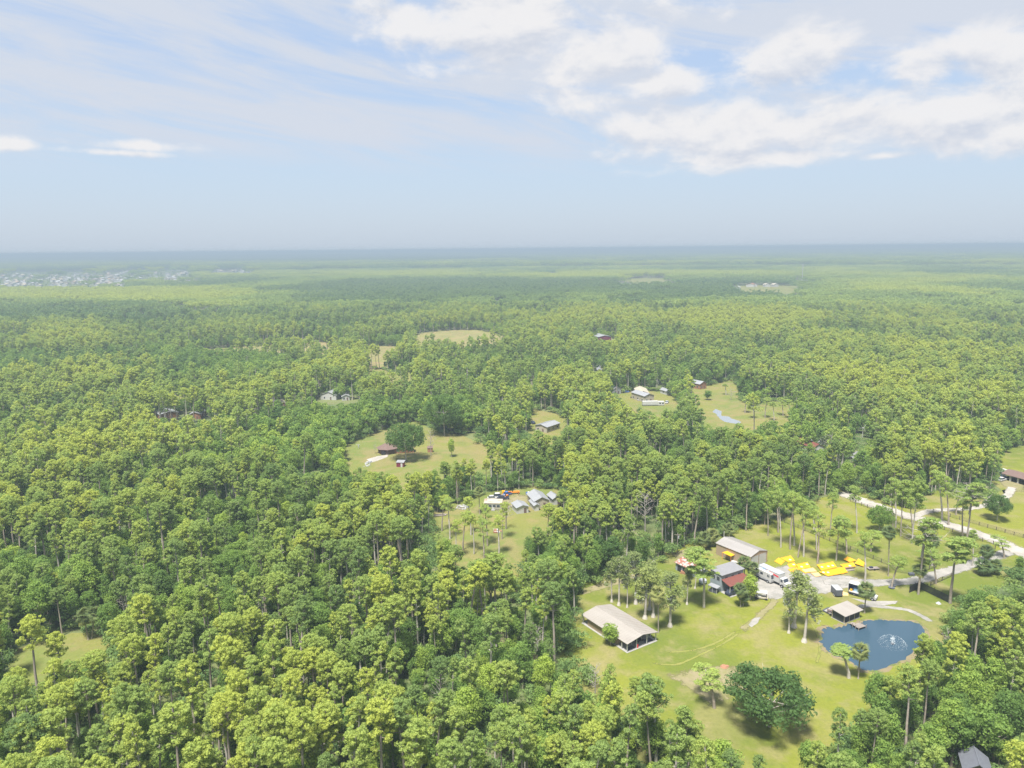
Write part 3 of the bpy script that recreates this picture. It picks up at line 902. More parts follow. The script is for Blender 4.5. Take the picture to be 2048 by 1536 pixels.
def palm(base, H, label, tint=0.5, lean=(0, 0), nf=38, scale=1.0, cat='palm tree', group='palm trees'):
    t = thing('palm_tree', label, cat, base, random.uniform(0, 6.28), group)
    hc = max(0.6, H - 1.3 * scale)
    key = round(hc)
    if key not in PALMTR:
        segs = [((0, 0, 0), (0, 0, 0.5), 0.26, 0.17), ((0, 0, 0.5), (0, 0, key - 0.7), 0.17, 0.15), ((0, 0, key - 0.7), (0, 0, key), 0.24, 0.20)]
        tv, tf = cones(segs, 7)
        PALMTR[key] = add_mesh('palm_trunk', tv, tf, [M_PTRUNK])
    tr = link('trunk', PALMTR[key], t); tr.scale = (1, 1, hc / key)
    g = random.Random(int(base.x * 7 + base.y))
    for i in range(nf):
        q = i * 2.39996; f = (i + 0.5) / nf
        pitch = math.radians(85 - 165 * f ** 0.85)      # upright in the heart, hanging at the skirt
        o = link('frond', FROND[i % 2], t, (0, 0, hc))
        s = scale * g.uniform(0.9, 1.15)
        o.scale = (s, s, s)
        o.rotation_euler = (g.uniform(-0.5, 0.5), -pitch, q)
        set_tint(o, tint + (-0.15 if f < 0.7 else 0.35) + g.uniform(-0.1, 0.1))
    return t

g2 = np.random.default_rng(23)
CYPS = []
for i in range(4):
    t, c, m = gen_cypress(g2, 15, [2.3, 2.6, 2.0, 2.4][i], [0.42, 0.5, 0.55, 0.35][i])
    CYPS.append((two(t, M_BARKP, 'cypress_trunk'), two(c, M_CYP, 'cypress_crown'), two(m, M_MOSS, 'hanging_moss')))
THINS = []
for i in range(4):
    t, c = gen_thin(g2, 20, [2.2, 2.6, 1.8, 2.4][i], [0.68, 0.6, 0.74, 0.5][i])
    THINS.append((two(t, M_BARK if i % 2 else M_BARKP, 'thin_trunk'), two(c, M_PINE, 'thin_crown')))
OAKS = []
for i in range(2):
    t, c = gen_hard(g2, 12, 8.2, 1.8, 150, 56, 0.26, rp=(0.9, 1.6), limbs=11, flat=0.8)
    OAKS.append((two(t, M_BARKP, 'oak_trunk'), two(c, M_HARD, 'oak_crown')))
SNAGS = [add_mesh('dead_tree', *gen_snag(g2, 14, 5.0), [M_DEAD]) for i in range(4)]

TREES = [ # kind, base, top, crown width scale, tint, label
 ('cyp', 1223.6, 1204, 1220, 1123, 1.0, 0.45, 'grey-green mossy cypress behind the long pale-roofed shelter, leftmost of the row on the lawn'),
 ('cyp', 1237.7, 1210.8, 1238, 1114, 1.0, 0.5, 'tall pale-stemmed mossy cypress second from the left in the lawn row'),
 ('cyp', 1254.4, 1215, 1258, 1128, 0.7, 0.45, 'thin leaning pale stem third in the lawn row behind the shelter'),
 ('cyp', 1271.4, 1207.8, 1273, 1108, 1.1, 0.4, 'mossy cypress with a ring of bare earth beside it on the lawn'),
 ('cyp', 1289.9, 1237, 1293, 1136, 1.3, 0.75, 'bright-crowned cypress standing nearest the right side of the shelter roof'),
 ('cyp', 1299, 1219.6, 1300, 1123, 1.2, 0.6, 'dark-stemmed cypress behind the bright-crowned one on the lawn'),
 ('cyp', 1306.6, 1234, 1308, 1132, 1.1, 0.55, 'twin-stemmed pale cypress just left of the tall lawn palm'),
 ('cyp', 1340, 1253, 1345, 1149, 1.25, 0.5, 'mossy cypress alone right of the tall palm on the lawn'),
 ('cyp', 1374, 1209, 1376, 1136, 0.9, 0.4, 'small-crowned cypress on the lawn before the rusty-roofed shed'),
 ('cyp', 1390, 1177, 1396, 1118, 0.9, 0.5, 'slim cypress at the corner of the grey house yard'),
 ('pine', 1408, 1215, 1413, 1099, 1.12, 0.5, 'large round-crowned pine standing before the grey two-storey house'),
 ('cyp', 1577.6, 1266, 1582, 1184, 1.0, 0.5, 'slender feathery cypress on the lawn, left of the two near the pond'),
 ('cyp', 1588, 1254.7, 1596, 1142, 1.3, 0.6, 'tall feathery cypress in front of the gravel yard'),
 ('cyp', 1608.3, 1284, 1619, 1175, 1.3, 0.6, 'tall greyish cypress on the lawn west of the pond'),
 ('thin', 1697.5, 1356, 1694, 1298, 1.7, 0.5, 'pale feathery young tree beside the palm on the near pond bank'),
 ('thin', 1428.5, 1416, 1425, 1345, 1.6, 0.6, 'pale see-through young pine alone on the bare patch of lawn'),
 ('oak', 1539, 1454, 1545, 1340, 1.25, -0.15, 'wide dark green oak at the near edge of the lawn'),
 ('small', 1221, 1290, 1216, 1243, 1.0, 0.75, 'small bright green tree against the wall of the long shelter'),
 ('small', 1500, 1200, 1502, 1143, 1.0, 0.95, 'yellow-green leafy tree right of the porch of the grey house'),
 ('thin', 1556.5, 1065, 1556, 955, 1.0, 0.55, 'thin pine at the forest edge at the start of the rail fence'),
 ('thin', 1561.7, 1095, 1562, 985, 0.9, 0.5, 'thin dark-stemmed pine on the grass above the metal building'),
 ('thin', 1580, 1099, 1582, 986, 1.0, 0.6, 'thin pine second from the left on the grass above the metal building'),
 ('thin', 1588.5, 1091.5, 1589, 984, 1.1, 0.55, 'thick-stemmed pine in the cluster above the metal building'),
 ('thin', 1536, 1072, 1538, 985, 0.8, 0.5, 'thin pine over a round patch of bare soil right behind the metal building'),
 ('thin', 1607.3, 1113.6, 1611, 999, 1.0, 0.6, 'slim pine beside the leaning one above the yellow panels'),
 ('lean', 1595.6, 1115, 1612, 1012, 0.8, 0.55, 'leaning slim pine above the leftmost yellow panels'),
 ('thin', 1627.4, 1059, 1628, 1004, 1.1, 0.5, 'short dark-trunked pine beyond the rail fence'),
 ('lean', 1634.7, 1126.6, 1647, 1025, 1.2, 0.65, 'bright-crowned pine leaning right above the yellow panels'),
 ('thin', 1633, 1100, 1632, 1015, 1.0, 0.5, 'thick-butted pine on worn grass above the yellow panels'),
 ('thin', 1660.7, 1073, 1662, 985, 1.0, 0.5, 'pine beyond the rail fence in the middle of the pasture'),
 ('pine', 1672.4, 1121.4, 1677, 1030, 0.85, 0.5, 'round-crowned pine just in front of the rail fence'),
 ('thin', 1693, 1108.4, 1695, 1035, 1.2, 0.45, 'dense short-crowned pine at the rail fence above the yellow panels'),
 ('thin', 1713.6, 1066.7, 1714, 975, 1.0, 0.5, 'tall slim pine over a pinkish bare patch in the pasture'),
 ('thin', 1741.5, 1103, 1742, 1064, 1.4, 0.6, 'short leafy stem in the pasture left of the tall palm'),
 ('oak', 1758, 1063, 1752, 1009, 0.62, 0.5, 'round bushy oak in the middle of the pasture'),
 ('thin', 1785.7, 1053.7, 1786, 970, 1.0, 0.5, 'left stem of the pine pair in the upper pasture'),
 ('thin', 1791, 1056, 1797, 960, 1.1, 0.55, 'right stem of the pine pair in the upper pasture'),
 ('pine', 1801.4, 1073, 1803, 957, 0.65, 0.55, 'dark-trunked tall pine in the upper pasture'),
 ('pine', 1823.5, 1087.5, 1834, 955, 0.75, 0.5, 'tallest grey-trunked pine in the centre of the pasture'),
 ('thin', 1825, 1064, 1820, 975, 1.0, 0.5, 'slim pine behind the tallest pasture pine'),
 ('thin', 1729.7, 1168, 1738, 1069, 1.2, 0.6, 'feathery slim tree at the edge of the gravel driveway'),
 ('thin', 1783, 1176, 1796, 1113, 1.2, 0.55, 'crooked pale slender tree beside the driveway'),
 ('snagpine', 1836.5, 1189, 1852, 1030, 0.9, 0.5, 'very tall red-barked pine with bare pale limbs beside the black metal fence'),
 ('thin', 1871.7, 1168, 1870, 1098, 1.1, 0.5, 'dark-stemmed pine beside the driveway bend'),
 ('thin', 1863.9, 1131.8, 1866, 1098, 1.5, 0.45, 'small shaggy tree in the paddock above the driveway'),
 ('pine', 1900, 1207, 1909, 1069, 1.15, 0.5, 'massive grey-trunked pine at the end of the black metal fence'),
 ('thin', 1944.6, 1131.8, 1952, 1061, 0.8, 0.5, 'thin dark stem beside the driveway right of the massive pine'),
 ('thin', 2008, 1116, 2009, 1075, 1.2, 0.55, 'slim tree where the driveway meets the sand road'),
 ('snagpine', 1933, 1087.5, 1945, 962, 0.9, 0.5, 'tall pine with grey bare twigs beside the white sand road'),
 ('thin', 1926, 1080, 1916, 985, 1.1, 0.5, 'pale slim pine beside the white sand road'),
 ('oak', 1994, 1040.7, 1990, 988, 0.66, 0.05, 'dark round oak between the two sandy roads'),
 ('thin', 1897, 1050, 1898, 950, 1.1, 0.55, 'pine between the rail fence and the branch road'),
 ('thin', 1884, 1040, 1884, 945, 1.3, 0.55, 'bright-crowned pine above the branch road'),
 ('thin', 1912, 1030, 1916, 978, 1.2, 0.5, 'short pine left of the bare-twigged pine by the branch road'),
 ('oak', 811.9, 921, 806, 843, 1.32, 0.12, 'large lone oak over the brown-roofed house'),
 ('oak', 889, 871, 908, 783, 1.45, 0.2, 'broad oak with a bent pale trunk at the far edge of the glade'),
 ('small', 903, 914, 901, 872, 0.8, 1.1, 'lime green young tree in the glade of the brown-roofed house'),
 ('snag', 862, 911, 862, 861, 0.8, 0.5, 'pale bare-branched tree right of the lone oak'),
 ('snag', 1012, 1058, 1013, 1000, 1.1, 0.5, 'bleached dead tree standing in the homestead clearing'),
 ('snag', 750, 907, 750, 888, 0.9, 0.5, 'pinkish leafless small tree on the lawn left of the brown roof'),
 ('thin', 900, 1078, 898, 1000, 1.20, 0.55, 'thin see-through pine at the left end of the homestead meadow'),
 ('thin', 926, 1100, 927, 1022, 1.14, 0.73, 'thin see-through pine low on the left of the homestead meadow'),
 ('thin', 948, 1108, 949, 1030, 0.91, 0.83, 'thin see-through pine left of the middle of the homestead meadow'),
 ('thin', 975, 1092, 974, 1012, 1.18, 0.58, 'thin see-through pine in the middle of the homestead meadow'),
 ('thin', 998, 1112, 1000, 1036, 1.14, 0.83, 'thin see-through pine at the lower right of the homestead meadow'),
 ('thin', 884, 1062, 884, 990, 1.10, 0.84, 'thin see-through pine in the upper left corner of the homestead meadow'),
 ('thin', 942, 1070, 940, 995, 1.22, 0.85, 'thin see-through pine above the middle of the homestead meadow'),
 ('thin', 968, 1120, 969, 1040, 1.09, 0.51, 'thin see-through pine at the bottom of the homestead meadow'),
 ('thin', 912, 1118, 915, 1044, 0.93, 0.80, 'thin see-through pine at the lower left of the homestead meadow'),
 ('thin', 1004, 1078, 1005, 1004, 0.92, 0.81, 'thin see-through pine beside the dead tree of the homestead meadow'),
 ('snag', 420, 1330, 423, 1262, 0.70, 0.5, 'grey leafless tree among the near pines, left of centre, level with the forest glade'),
 ('snag', 610, 1400, 613, 1310, 0.75, 0.5, 'grey leafless tree among the near pines, left of the lower middle'),
 ('snag', 985, 1290, 988, 1225, 0.80, 0.5, 'grey leafless tree among the near pines, above the bottom middle'),
 ('snag', 1075, 1330, 1078, 1250, 0.85, 0.5, 'grey leafless tree among the near pines, below the middle of the wood'),
 ('snag', 1010, 1235, 1013, 1165, 0.70, 0.5, 'grey leafless tree among the near pines, left of the long shelter, higher'),
 ('snag', 250, 1240, 253, 1180, 0.75, 0.5, 'grey leafless tree among the near pines, just above the forest glade'),
 ('snag', 150, 1440, 153, 1370, 0.80, 0.5, 'grey leafless tree among the near pines, near the bottom left corner'),
 ('snag', 1190, 1400, 1193, 1330, 0.85, 0.5, 'grey leafless tree among the near pines, directly below the long shelter'),
 ('snag', 880, 1420, 883, 1345, 0.70, 0.5, 'grey leafless tree among the near pines, at the bottom middle'),
 ('snag', 520, 1240, 523, 1185, 0.75, 0.5, 'grey leafless tree among the near pines, between glade and centre'),
 ('snag', 1120, 1190, 1123, 1130, 0.80, 0.5, 'grey leafless tree among the near pines, at the wood edge left of the mossy cypresses'),
 ('snag', 1890, 1330, 1893, 1260, 0.85, 0.5, 'grey leafless tree among the near pines, right of the pond'),
 ('snag', 1960, 1400, 1963, 1325, 0.70, 0.5, 'grey leafless tree among the near pines, in the lower right corner wood'),
 ('snag', 700, 1290, 703, 1225, 0.75, 0.5, 'grey leafless tree among the near pines, in the centre left of the near wood'),
 ('thin', 1508, 838, 1509, 800, 1.3, 0.6, 'slim pine on the far left part of the distant yellow meadow'),
 ('thin', 1530, 836, 1531, 795, 1.3, 0.6, 'slim pine on the left part of the distant yellow meadow'),
 ('thin', 1548, 842, 1549, 804, 1.3, 0.6, 'slim pine on the left of the middle part of the distant yellow meadow'),
 ('thin', 1566, 832, 1567, 796, 1.3, 0.6, 'slim pine on the middle part of the distant yellow meadow'),
 ('thin', 1580, 838, 1581, 800, 1.3, 0.6, 'slim pine on the right end part of the distant yellow meadow'),
 ('thin', 1490, 826, 1491, 792, 1.3, 0.6, 'slim pine on the lower left part of the distant yellow meadow'),
 ('thin', 1452, 790, 1453, 768, 1.3, 0.6, 'slim pine on the upper part of the distant yellow meadow'),
 ('snag', 878, 1215, 878, 1160, 1.0, 0.5, 'grey dead tree rising from the near pine wood'),
 ('snag', 1290, 1068, 1290, 985, 0.9, 0.5, 'tall bleached pine snag in the wood above the lawn'),
 ('snag', 1350, 1060, 1352, 1000, 0.8, 0.5, 'greyish leafless tree in the wood left of the metal building'),
 ('small', 2012, 905, 2012, 880, 1.0, 0.4, 'small dark tree at the corner of the bright far-right meadow'),
 ('small', 1415, 800, 1412, 778, 1.2, 0.4, 'dark bushy tree at the left of the far meadow'),
 ('oak', 1500, 795, 1498, 742, 0.95, 0.35, 'large dark oak on the right of the far meadow'),
 ('oak', 1370, 752, 1370, 722, 0.8, 0.45, 'large round green oak above the far rusty-roofed houses'),
 ('snag', 1462, 800, 1462, 777, 1.3, 0.5, 'pale spreading leafless tree on the far meadow'),
 ('snag', 1840, 950, 1840, 905, 1.2, 0.5, 'leafless grey tree by the grey-roofed house'),
 ('snag', 1655, 905, 1658, 868, 1.2, 0.5, 'wide bare pinkish tree behind the rust-roofed house'),
]
PINE_LAWN = 'trees standing on the lawn and pasture'
for i, (kd, bx, by, tx, ty, ws, tint, lab) in enumerate(TREES):
    b, H, lx = tree_h(bx, by, tx, ty)
    FIX.append((b.x, b.y, 3.0))
    lean = math.atan2(lx, H) if kd in ('lean',) else math.atan2(lx, H) * 0.8
    rz = 0.0
    if kd == 'cyp':
        t, c, m = CYPS[i % 4]
        build_tree('cypress_tree', lab, 'tree', PINE_LAWN, b, t, c, 1.2 * ws * H / 15, H / 15, rz, tint, lean, m)
    elif kd in ('thin', 'lean'):
        t, c = THINS[i % 4]
        build_tree('pine_tree', lab, 'tree', PINE_LAWN, b, t, c, ws * max(0.8, H / 20), H / 20, rz, tint, lean)
    elif kd == 'pine':
        t, c, _, h = PINES[i % 8]
        build_tree('pine_tree', lab, 'tree', PINE_LAWN, b, t, c, ws * 2.05, H / h, rz, tint, lean, None, 0.58)
    elif kd == 'snagpine':
        t, c, _, h = PINES[5]
        o = build_tree('pine_tree', lab, 'tree', PINE_LAWN, b, t, c, ws * 2.05, H / h, rz, tint, lean, None, 0.58)
        s = link('bare_limb', SNAGS[0], o, (0, 0, 9)); s.scale = (0.75, 0.75, 0.65)
    elif kd == 'oak':
        t, c = OAKS[i % 2]
        build_tree('oak_tree', lab, 'tree', 'large oaks standing alone', b, t, c, ws, H / 12, i * 1.1, tint, 0)
    elif kd == 'small':
        t, c, _, h = HARDS[(2, 5)[i % 2]]
        build_tree('small_tree', lab, 'tree', None, b, t, c, ws * 1.1, H / h, i, tint, 0)
    elif kd == 'snag':
        build_tree('dead_tree', lab, 'tree', 'leafless trees', b, SNAGS[i % 4], None, ws * H / 14, H / 14, i, tint, 0)

PALMS = [
 (1316.8, 1265, 1316, 1178, 0.95, 1.15, 'tall palm with a yellow skirt beside the right eave of the long shelter'),
 (1481, 1214, 1481, 1170, 0.35, 1.0, 'shaggy palm on the grass right of the dark car'),
 (1486, 1212, 1487, 1185, 0.3, 0.9, 'short palm tucked beside the shaggy one right of the dark car'),
 (1489, 1160, 1488, 1116, 0.4, 1.05, 'broad palm in front of the white roller doors'),
 (1504, 1162, 1505, 1128, 0.4, 1.1, 'lower palm right of the broad one by the motorhome'),
 (1729, 1226, 1733, 1169, 0.45, 1.25, 'palm beside the flatbed truck'),
 (1776.6, 1153, 1779, 1056, 0.3, 1.1, 'very tall slender palm in the pasture'),
 (1838, 1186, 1841, 1131, 0.4, 1.05, 'palm beside the red-barked pine at the driveway'),
 (1868, 1120, 1868, 1075, 0.35, 1.05, 'palm in the paddock behind the massive pine'),
 (1974, 1124, 1974, 1093, 0.25, 1.25, 'dark palm at the driveway near the sand road'),
 (1966, 1150, 1968, 1122, 0.2, 1.3, 'low dark palm on the near side of the driveway'),
 (1990, 1148, 1991, 1122, 0.3, 1.1, 'low palm right of the dark one by the driveway'),
 (1716.5, 1357.5, 1721, 1292, 0.7, 1.1, 'palm on the near bank of the pond'),
 (177, 1280, 165, 1222, 0.5, 1.15, 'left one of the two pale palms in the forest glade'),
 (183.5, 1277.5, 190, 1217, 0.45, 1.1, 'right one of the two pale palms in the forest glade'),
 (959.3, 1028.5, 957.6, 976, 0.7, 1.1, 'slender palm left of the mobile home'),
 (1123, 1015, 1122, 985, 0.8, 1.2, 'pale palm right of the white-roofed homestead'),
 (1456, 1075, 1456, 1050, 0.6, 1.2, 'palm at the forest edge behind the metal building'),
 (1425, 1092, 1424, 1062, 0.8, 1.4, 'yellowish palm at the forest edge left of the metal building'),
 (1410, 1100, 1408, 1068, 0.5, 1.3, 'green palm at the forest edge above the rusty shed'),
 (1384, 1262, 1384, 1236, 0.5, 0.01, ''),
 (1445, 1375, 1497, 1340, 0.4, 0.01, ''),
 (1250, 1360, 1250, 1300, 0.4, 0.01, ''),
]
for bx, by, tx, ty, tint, sc, lab in PALMS:
    if not lab: continue
    b, H, lx = tree_h(bx, by, tx, ty)
    FIX.append((b.x, b.y, 3.0))
    o = palm(b, H, lab, tint, scale=sc)
    o.rotation_euler = (0, math.atan2(lx, H), 0)

FARH = [(402, 619, 'white house showing above the left band of trees, left of two'), (543, 628, 'white house showing above the left band of trees, right of two'), (281, 634, 'small pale house among trees below the yellowish wood'),
        (33, 640, 'pale house at the far left edge in the wood'), (1100, 548, 'tiny pale roof in the dark wood left of the far field'), (128, 765, 'low pale roof in the left wood'), (1338, 690, 'little pale roof right of the blue-roofed house'),
        (1985, 648, 'pale roof near the right edge in the middle distance'), (1560, 640, 'pale roof in the wood below the antenna mast'), (1050, 770, 'pale roof above the glade of the oak, in the wood'), (2030, 790, 'white roof among pines at the right edge'),
        (1020, 800, 'pale roof left of the white-roofed workshop'), (860, 760, 'light roof in the wood above the broad oak')]
# ---- what the random woods must leave in view: photo box and how far it stands
def vb(x0, y0, x1, y1, keep=0.0):
    b = G((x0 + x1) / 2, y1)
    return (x0, y0, x1, y1, b.y - 1, keep)
VIS = [vb(1155, 1195, 1325, 1310), vb(1340, 1100, 1460, 1200), vb(1425, 1065, 1640, 1210), vb(1540, 1105, 1740, 1160), vb(1640, 1165, 1770, 1260),
       vb(962, 985, 1060, 1030, 0.12), vb(1062, 978, 1100, 1008, 0.2), vb(1103, 980, 1122, 998, 0.4), vb(905, 1005, 935, 1028), vb(764, 893, 812, 938), vb(725, 905, 770, 926), vb(855, 888, 868, 905),
       vb(1056, 836, 1116, 860), vb(1030, 845, 1042, 862, 0.3), vb(316, 817, 360, 836), vb(376, 812, 404, 838), vb(638, 770, 704, 800), vb(560, 770, 582, 808, 0.3), vb(525, 794, 552, 806, 0.4),
       vb(1268, 772, 1345, 812), vb(1226, 762, 1245, 786, 0.2), vb(1372, 745, 1418, 775, 0.2), vb(1192, 726, 1204, 740), vb(1192, 661, 1226, 678), vb(1304, 752, 1320, 761, 0.3),
       vb(1614, 876, 1650, 900, 0.25), vb(1692, 904, 1720, 926, 0.15), vb(1718, 840, 1736, 876), vb(1996, 935, 2048, 980), vb(1996, 975, 2048, 1000, 0.6), vb(1918, 1495, 2000, 1536), vb(1420, 816, 1484, 850, 0.35),
       vb(1600, 528, 1612, 562), vb(608, 916, 655, 932, 0.2), vb(1500, 1010, 2048, 1170, 0.0), vb(850, 1030, 1010, 1075, 0.25), vb(1640, 1238, 1770, 1312), vb(1684, 984, 1760, 1012, 0.5),
       vb(1455, 1340, 1617, 1452), vb(145, 1216, 212, 1284), vb(950, 975, 968, 1030), vb(750, 842, 862, 922), vb(868, 783, 960, 872), vb(1480, 566, 1600, 580), vb(985, 1060, 1000, 1072, 0.3),
       vb(1240, 556, 1345, 566), vb(1000, 1000, 1032, 1060, 0.3), vb(30, 1300, 60, 1334, 0.3), vb(1285, 985, 1298, 1060), vb(714, 885, 720, 900), vb(704, 840, 1000, 912, 0.15), vb(-10, 545, 250, 576, .06), vb(250, 541, 395, 562, .1), vb(420, 538, 505, 548, .1), vb(1030, 512, 1310, 526, .4), vb(1812, 1100, 1910, 1210), vb(1350, 1060, 1362, 1115)]

VPOLY = [('lawn', 0.0), ('homestead', 0.35), ('oakhouse', 0.45), ('leftglade', 0.05), ('field_r', 0.4), ('glade_mid', 0.8), ('garage_field', 0.1), ('whiteroof', .3), ('yard', .3), ('strip_mid', .6)]
VIS += [vb(a - 7, b_ - 7, a + 7, b_, .25) for a, b_, _ in FARH]
def keep_mask(x, y, top, rad, seed=5):
    g = np.random.default_rng(seed)
    px, p0 = proj(x, y, top); _, p1 = proj(x, y, top * 0.5)
    wpx = FPX * rad / np.maximum(np.hypot(x, y), 10)
    ok = np.ones(len(x), bool)
    for x0, y0, x1, y1, dist, kp in VIS:
        m = (px > x0 - wpx) & (px < x1 + wpx) & (p1 > y0) & (p0 < y1 - 2) & (y < dist)
        if kp: m &= g.random(len(x)) > kp
        ok &= ~m
    for nm, kp in VPOLY:
        Q = np.array([p[:2] for p in CLEAR[nm]], float)
        for dz_ in (0.93, 0.78):
            qx, qy = proj(x, y, top * dz_)
            mm = inside(qx, qy, Q) & (y < PW[nm][:, 1].max())
            ok &= ~(mm & (g.random(len(x)) > kp))
    for fx, fy, fr in FIX:
        ok &= (x - fx) ** 2 + (y - fy) ** 2 > fr * fr
    return ok

def woods(r0, r1, cell_p, cell_h):
    x, y = jittered(r0, r1, cell_p)
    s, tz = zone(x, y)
    lf = lowfreq(x, y, 160, 3); lf2 = lowfreq(x, y, 45, 4)
    pine = rng.random(len(x)) < np.clip(0.60 + s * 0.8 + lf * 0.28, 0.04, 0.97)
    thin = rng.random(len(x)) < np.clip(0.90 + 0.22 * lf2, 0.5, 1)
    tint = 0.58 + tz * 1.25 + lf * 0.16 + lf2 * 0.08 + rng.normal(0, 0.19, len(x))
    sc = rng.uniform(0.66, 1.12, len(x))
    ok = thin & ~in_clear(x, y) & keep_mask(x, y, 20.5 * sc, 4.0)
    m = ok & pine
    P = (x[m], y[m], sc[m], tint[m])
    x2, y2 = jittered(r0, r1, cell_h)
    s2, tz2 = zone(x2, y2); l2 = lowfreq(x2, y2, 160, 3)
    sc2 = rng.uniform(0.62, 1.12, len(x2)) * np.where(s2 < -0.3, 1.15, 0.95)
    ok2 = ~in_clear(x2, y2) & keep_mask(x2, y2, 13 * sc2, 4.6) & (rng.random(len(x2)) < np.clip(0.74 - 0.45 * s2 - 0.2 * l2, 0.3, 1))
    t2 = 0.48 + tz2 * 0.9 + rng.normal(0, 0.2, len(x2)) + l2 * -0.08
    H = (x2[ok2], y2[ok2], sc2[ok2], t2[ok2])
    return P, H

def cat_(a, b): return tuple(np.concatenate([p, q]) for p, q in zip(a, b))
P_near, H_near = woods(70, 340, 3.95, 4.3)

LABP = ['yellow-green slash pine', 'olive green slash pine', 'dull dark green slash pine']
LABH = ['pale green broadleaf tree', 'mid green broadleaf tree', 'dark green broadleaf tree']
def place_of(px, py):
    if px > 1560: return 'right of the wide oak' if py > 1390 else 'between the pond and the right edge'
    if px > 1130: return 'below the long shelter' if py < 1430 else 'at the bottom edge below the lawn'
    c = 'bottom edge' if py > 1440 else ('second row up from the bottom' if py > 1350 else ('middle height of the wood' if py > 1230 else 'far side of the near wood'))
    if py <= 1350 and px < 330: return 'around the forest glade on the left'
    return c + (', left corner' if px < 200 else ', left' if px < 480 else ', left of centre' if px < 800 else ', at centre')
def individuals(P, n, srcs, name, labs, grp, topz):
    """the n that show largest become things of their own; returns the rest"""
    x, y, sc, ti = P
    vis = in_frame(x, y, topz * sc, 0)
    d = np.hypot(x, y) + np.where(vis, 0, 1e6)
    o_ = np.argsort(d)[:n]
    o_ = o_[vis[o_]]
    for i in o_:
        k = int(rng.integers(len(srcs)))
        tr, cr, _, h = srcs[k]
        li = 0 if ti[i] > 0.68 else (1 if ti[i] > 0.38 else 2)
        hs_ = 'tall' if sc[i] > 0.96 else 'shorter'
        ppx, ppy = proj(x[i], y[i], topz * sc[i] * .7); lb = hs_ + ' ' + labs[li] + ', ' + place_of(float(ppx), float(ppy))
        gp = grp[li] + ', ' + hs_ + ', ' + place_of(float(ppx), float(ppy))
        wob = float(rng.uniform(0.88, 1.12))
        build_tree(name, lb, 'tree', gp, (float(x[i]), float(y[i]), 0), tr, cr, float(sc[i]) * wob, float(sc[i]), float(rng.uniform(0, 6.28)), ti[i], float(rng.normal(0, 0.03)))
    r = np.ones(len(x), bool); r[o_] = False
    return x[r], y[r], sc[r], ti[r]
GP = ['yellow-green pines', 'olive green pines', 'dull dark green pines']
GH = ['pale green broadleaf trees', 'mid green broadleaf trees', 'dark green broadleaf trees']
P_rest = individuals(P_near, 300, PINES, 'pine_tree', LABP, GP, 20)
H_rest = individuals(H_near, 300, HARDS, 'broadleaf_tree', LABH, GH, 11)

def scat(name, label, P, coll, nv, cat='forest', z=0.0):
    x, y, sc, ti = P
    n = len(x)
    return scatter(name, label, np.stack([x, y, np.full(n, z)], 1), rng.uniform(0, 6.28, n), sc, rng.integers(0, nv, n), ti, coll, cat)

P_mid, H_mid = woods(340, 1150, 4.9, 5.0)
scat('pine_wood', 'dense pine wood of round grey-green crowns beyond the nearest pines', P_rest, src_collection('pine_source', [p[2] for p in PINES]), len(PINES))
scat('broadleaf_wood', 'dark broadleaf trees filling the wood between the pines', H_rest, src_collection('broadleaf_source', [p[2] for p in HARDS]), len(HARDS))
scat('distant_pine_wood', 'pine wood covering the middle distance', P_mid, src_collection('mid_pine_source', MIDP), len(MIDP))
scat('distant_broadleaf_wood', 'broadleaf woodland covering the middle distance', H_mid, src_collection('mid_broadleaf_source', MIDH), len(MIDH))
# shrubs below
xb, yb = jittered(70, 420, 4.2)
okb = ~in_clear(xb, yb) & keep_mask(xb, yb, np.full(len(xb), 3.0), 2.0) & (rng.random(len(xb)) < 0.8)
scat('understory_shrubs', 'dark green shrubs and palmettos under the pines', (xb[okb], yb[okb], rng.uniform(0.6, 1.3, okb.sum()), rng.normal(0.45, 0.2, okb.sum())), src_collection('shrub_source', BUSH), 3, 'shrubs')
ex, ey = [], []
for k_, P in PW.items():
    if np.linalg.norm(P.mean(0)) > 620: continue
    c = P.mean(0)
    for i in range(len(P)):
        a, b = P[i], P[(i + 1) % len(P)]; L = np.linalg.norm(b - a)
        for j in range(int(L / 1.7)):
            q = a + (b - a) * rng.random(); d = (q - c) / np.linalg.norm(q - c)
            q = q + d * rng.uniform(-1.0, 5.0) + rng.normal(size=2) * 0.8
            ex.append(q[0]); ey.append(q[1])
ex = np.array(ex); ey = np.array(ey)
hid = np.array([min((ex[i] - f_[0]) ** 2 + (ey[i] - f_[1]) ** 2 for f_ in FIX) for i in range(len(ex))]) > 6
okb = keep_mask(ex, ey, np.full(len(ex), 3.0), 2.0) & (np.hypot(ex, ey) > 60) & hid & ~in_clear(ex, ey)
scat('edge_shrubs', 'leafy shrubs along the rims of the clearings', (ex[okb], ey[okb], rng.uniform(0.5, 1.2, okb.sum()), rng.normal(0.6, 0.25, okb.sum())), bpy.data.collections['shrub_source'], 3, 'shrubs')
xt, yt = jittered(1500, 5200, 44, math.radians(38))
tpx, tpy = proj(xt, yt, np.zeros(len(xt)))
okt = np.zeros(len(xt), bool)
for x0, y0, x1, y1 in ((-60, 541, 260, 580), (250, 536, 400, 566), (415, 536, 510, 550)): okt |= (tpx > x0) & (tpx < x1) & (tpy > y0) & (tpy < y1)
scat('town_trees', 'dark garden trees between the houses of the far white town', (xt[okt], yt[okt], rng.uniform(0.45, 0.8, okt.sum()), rng.normal(0.4, 0.2, okt.sum())), bpy.data.collections['mid_broadleaf_source'], len(MIDH), 'trees')
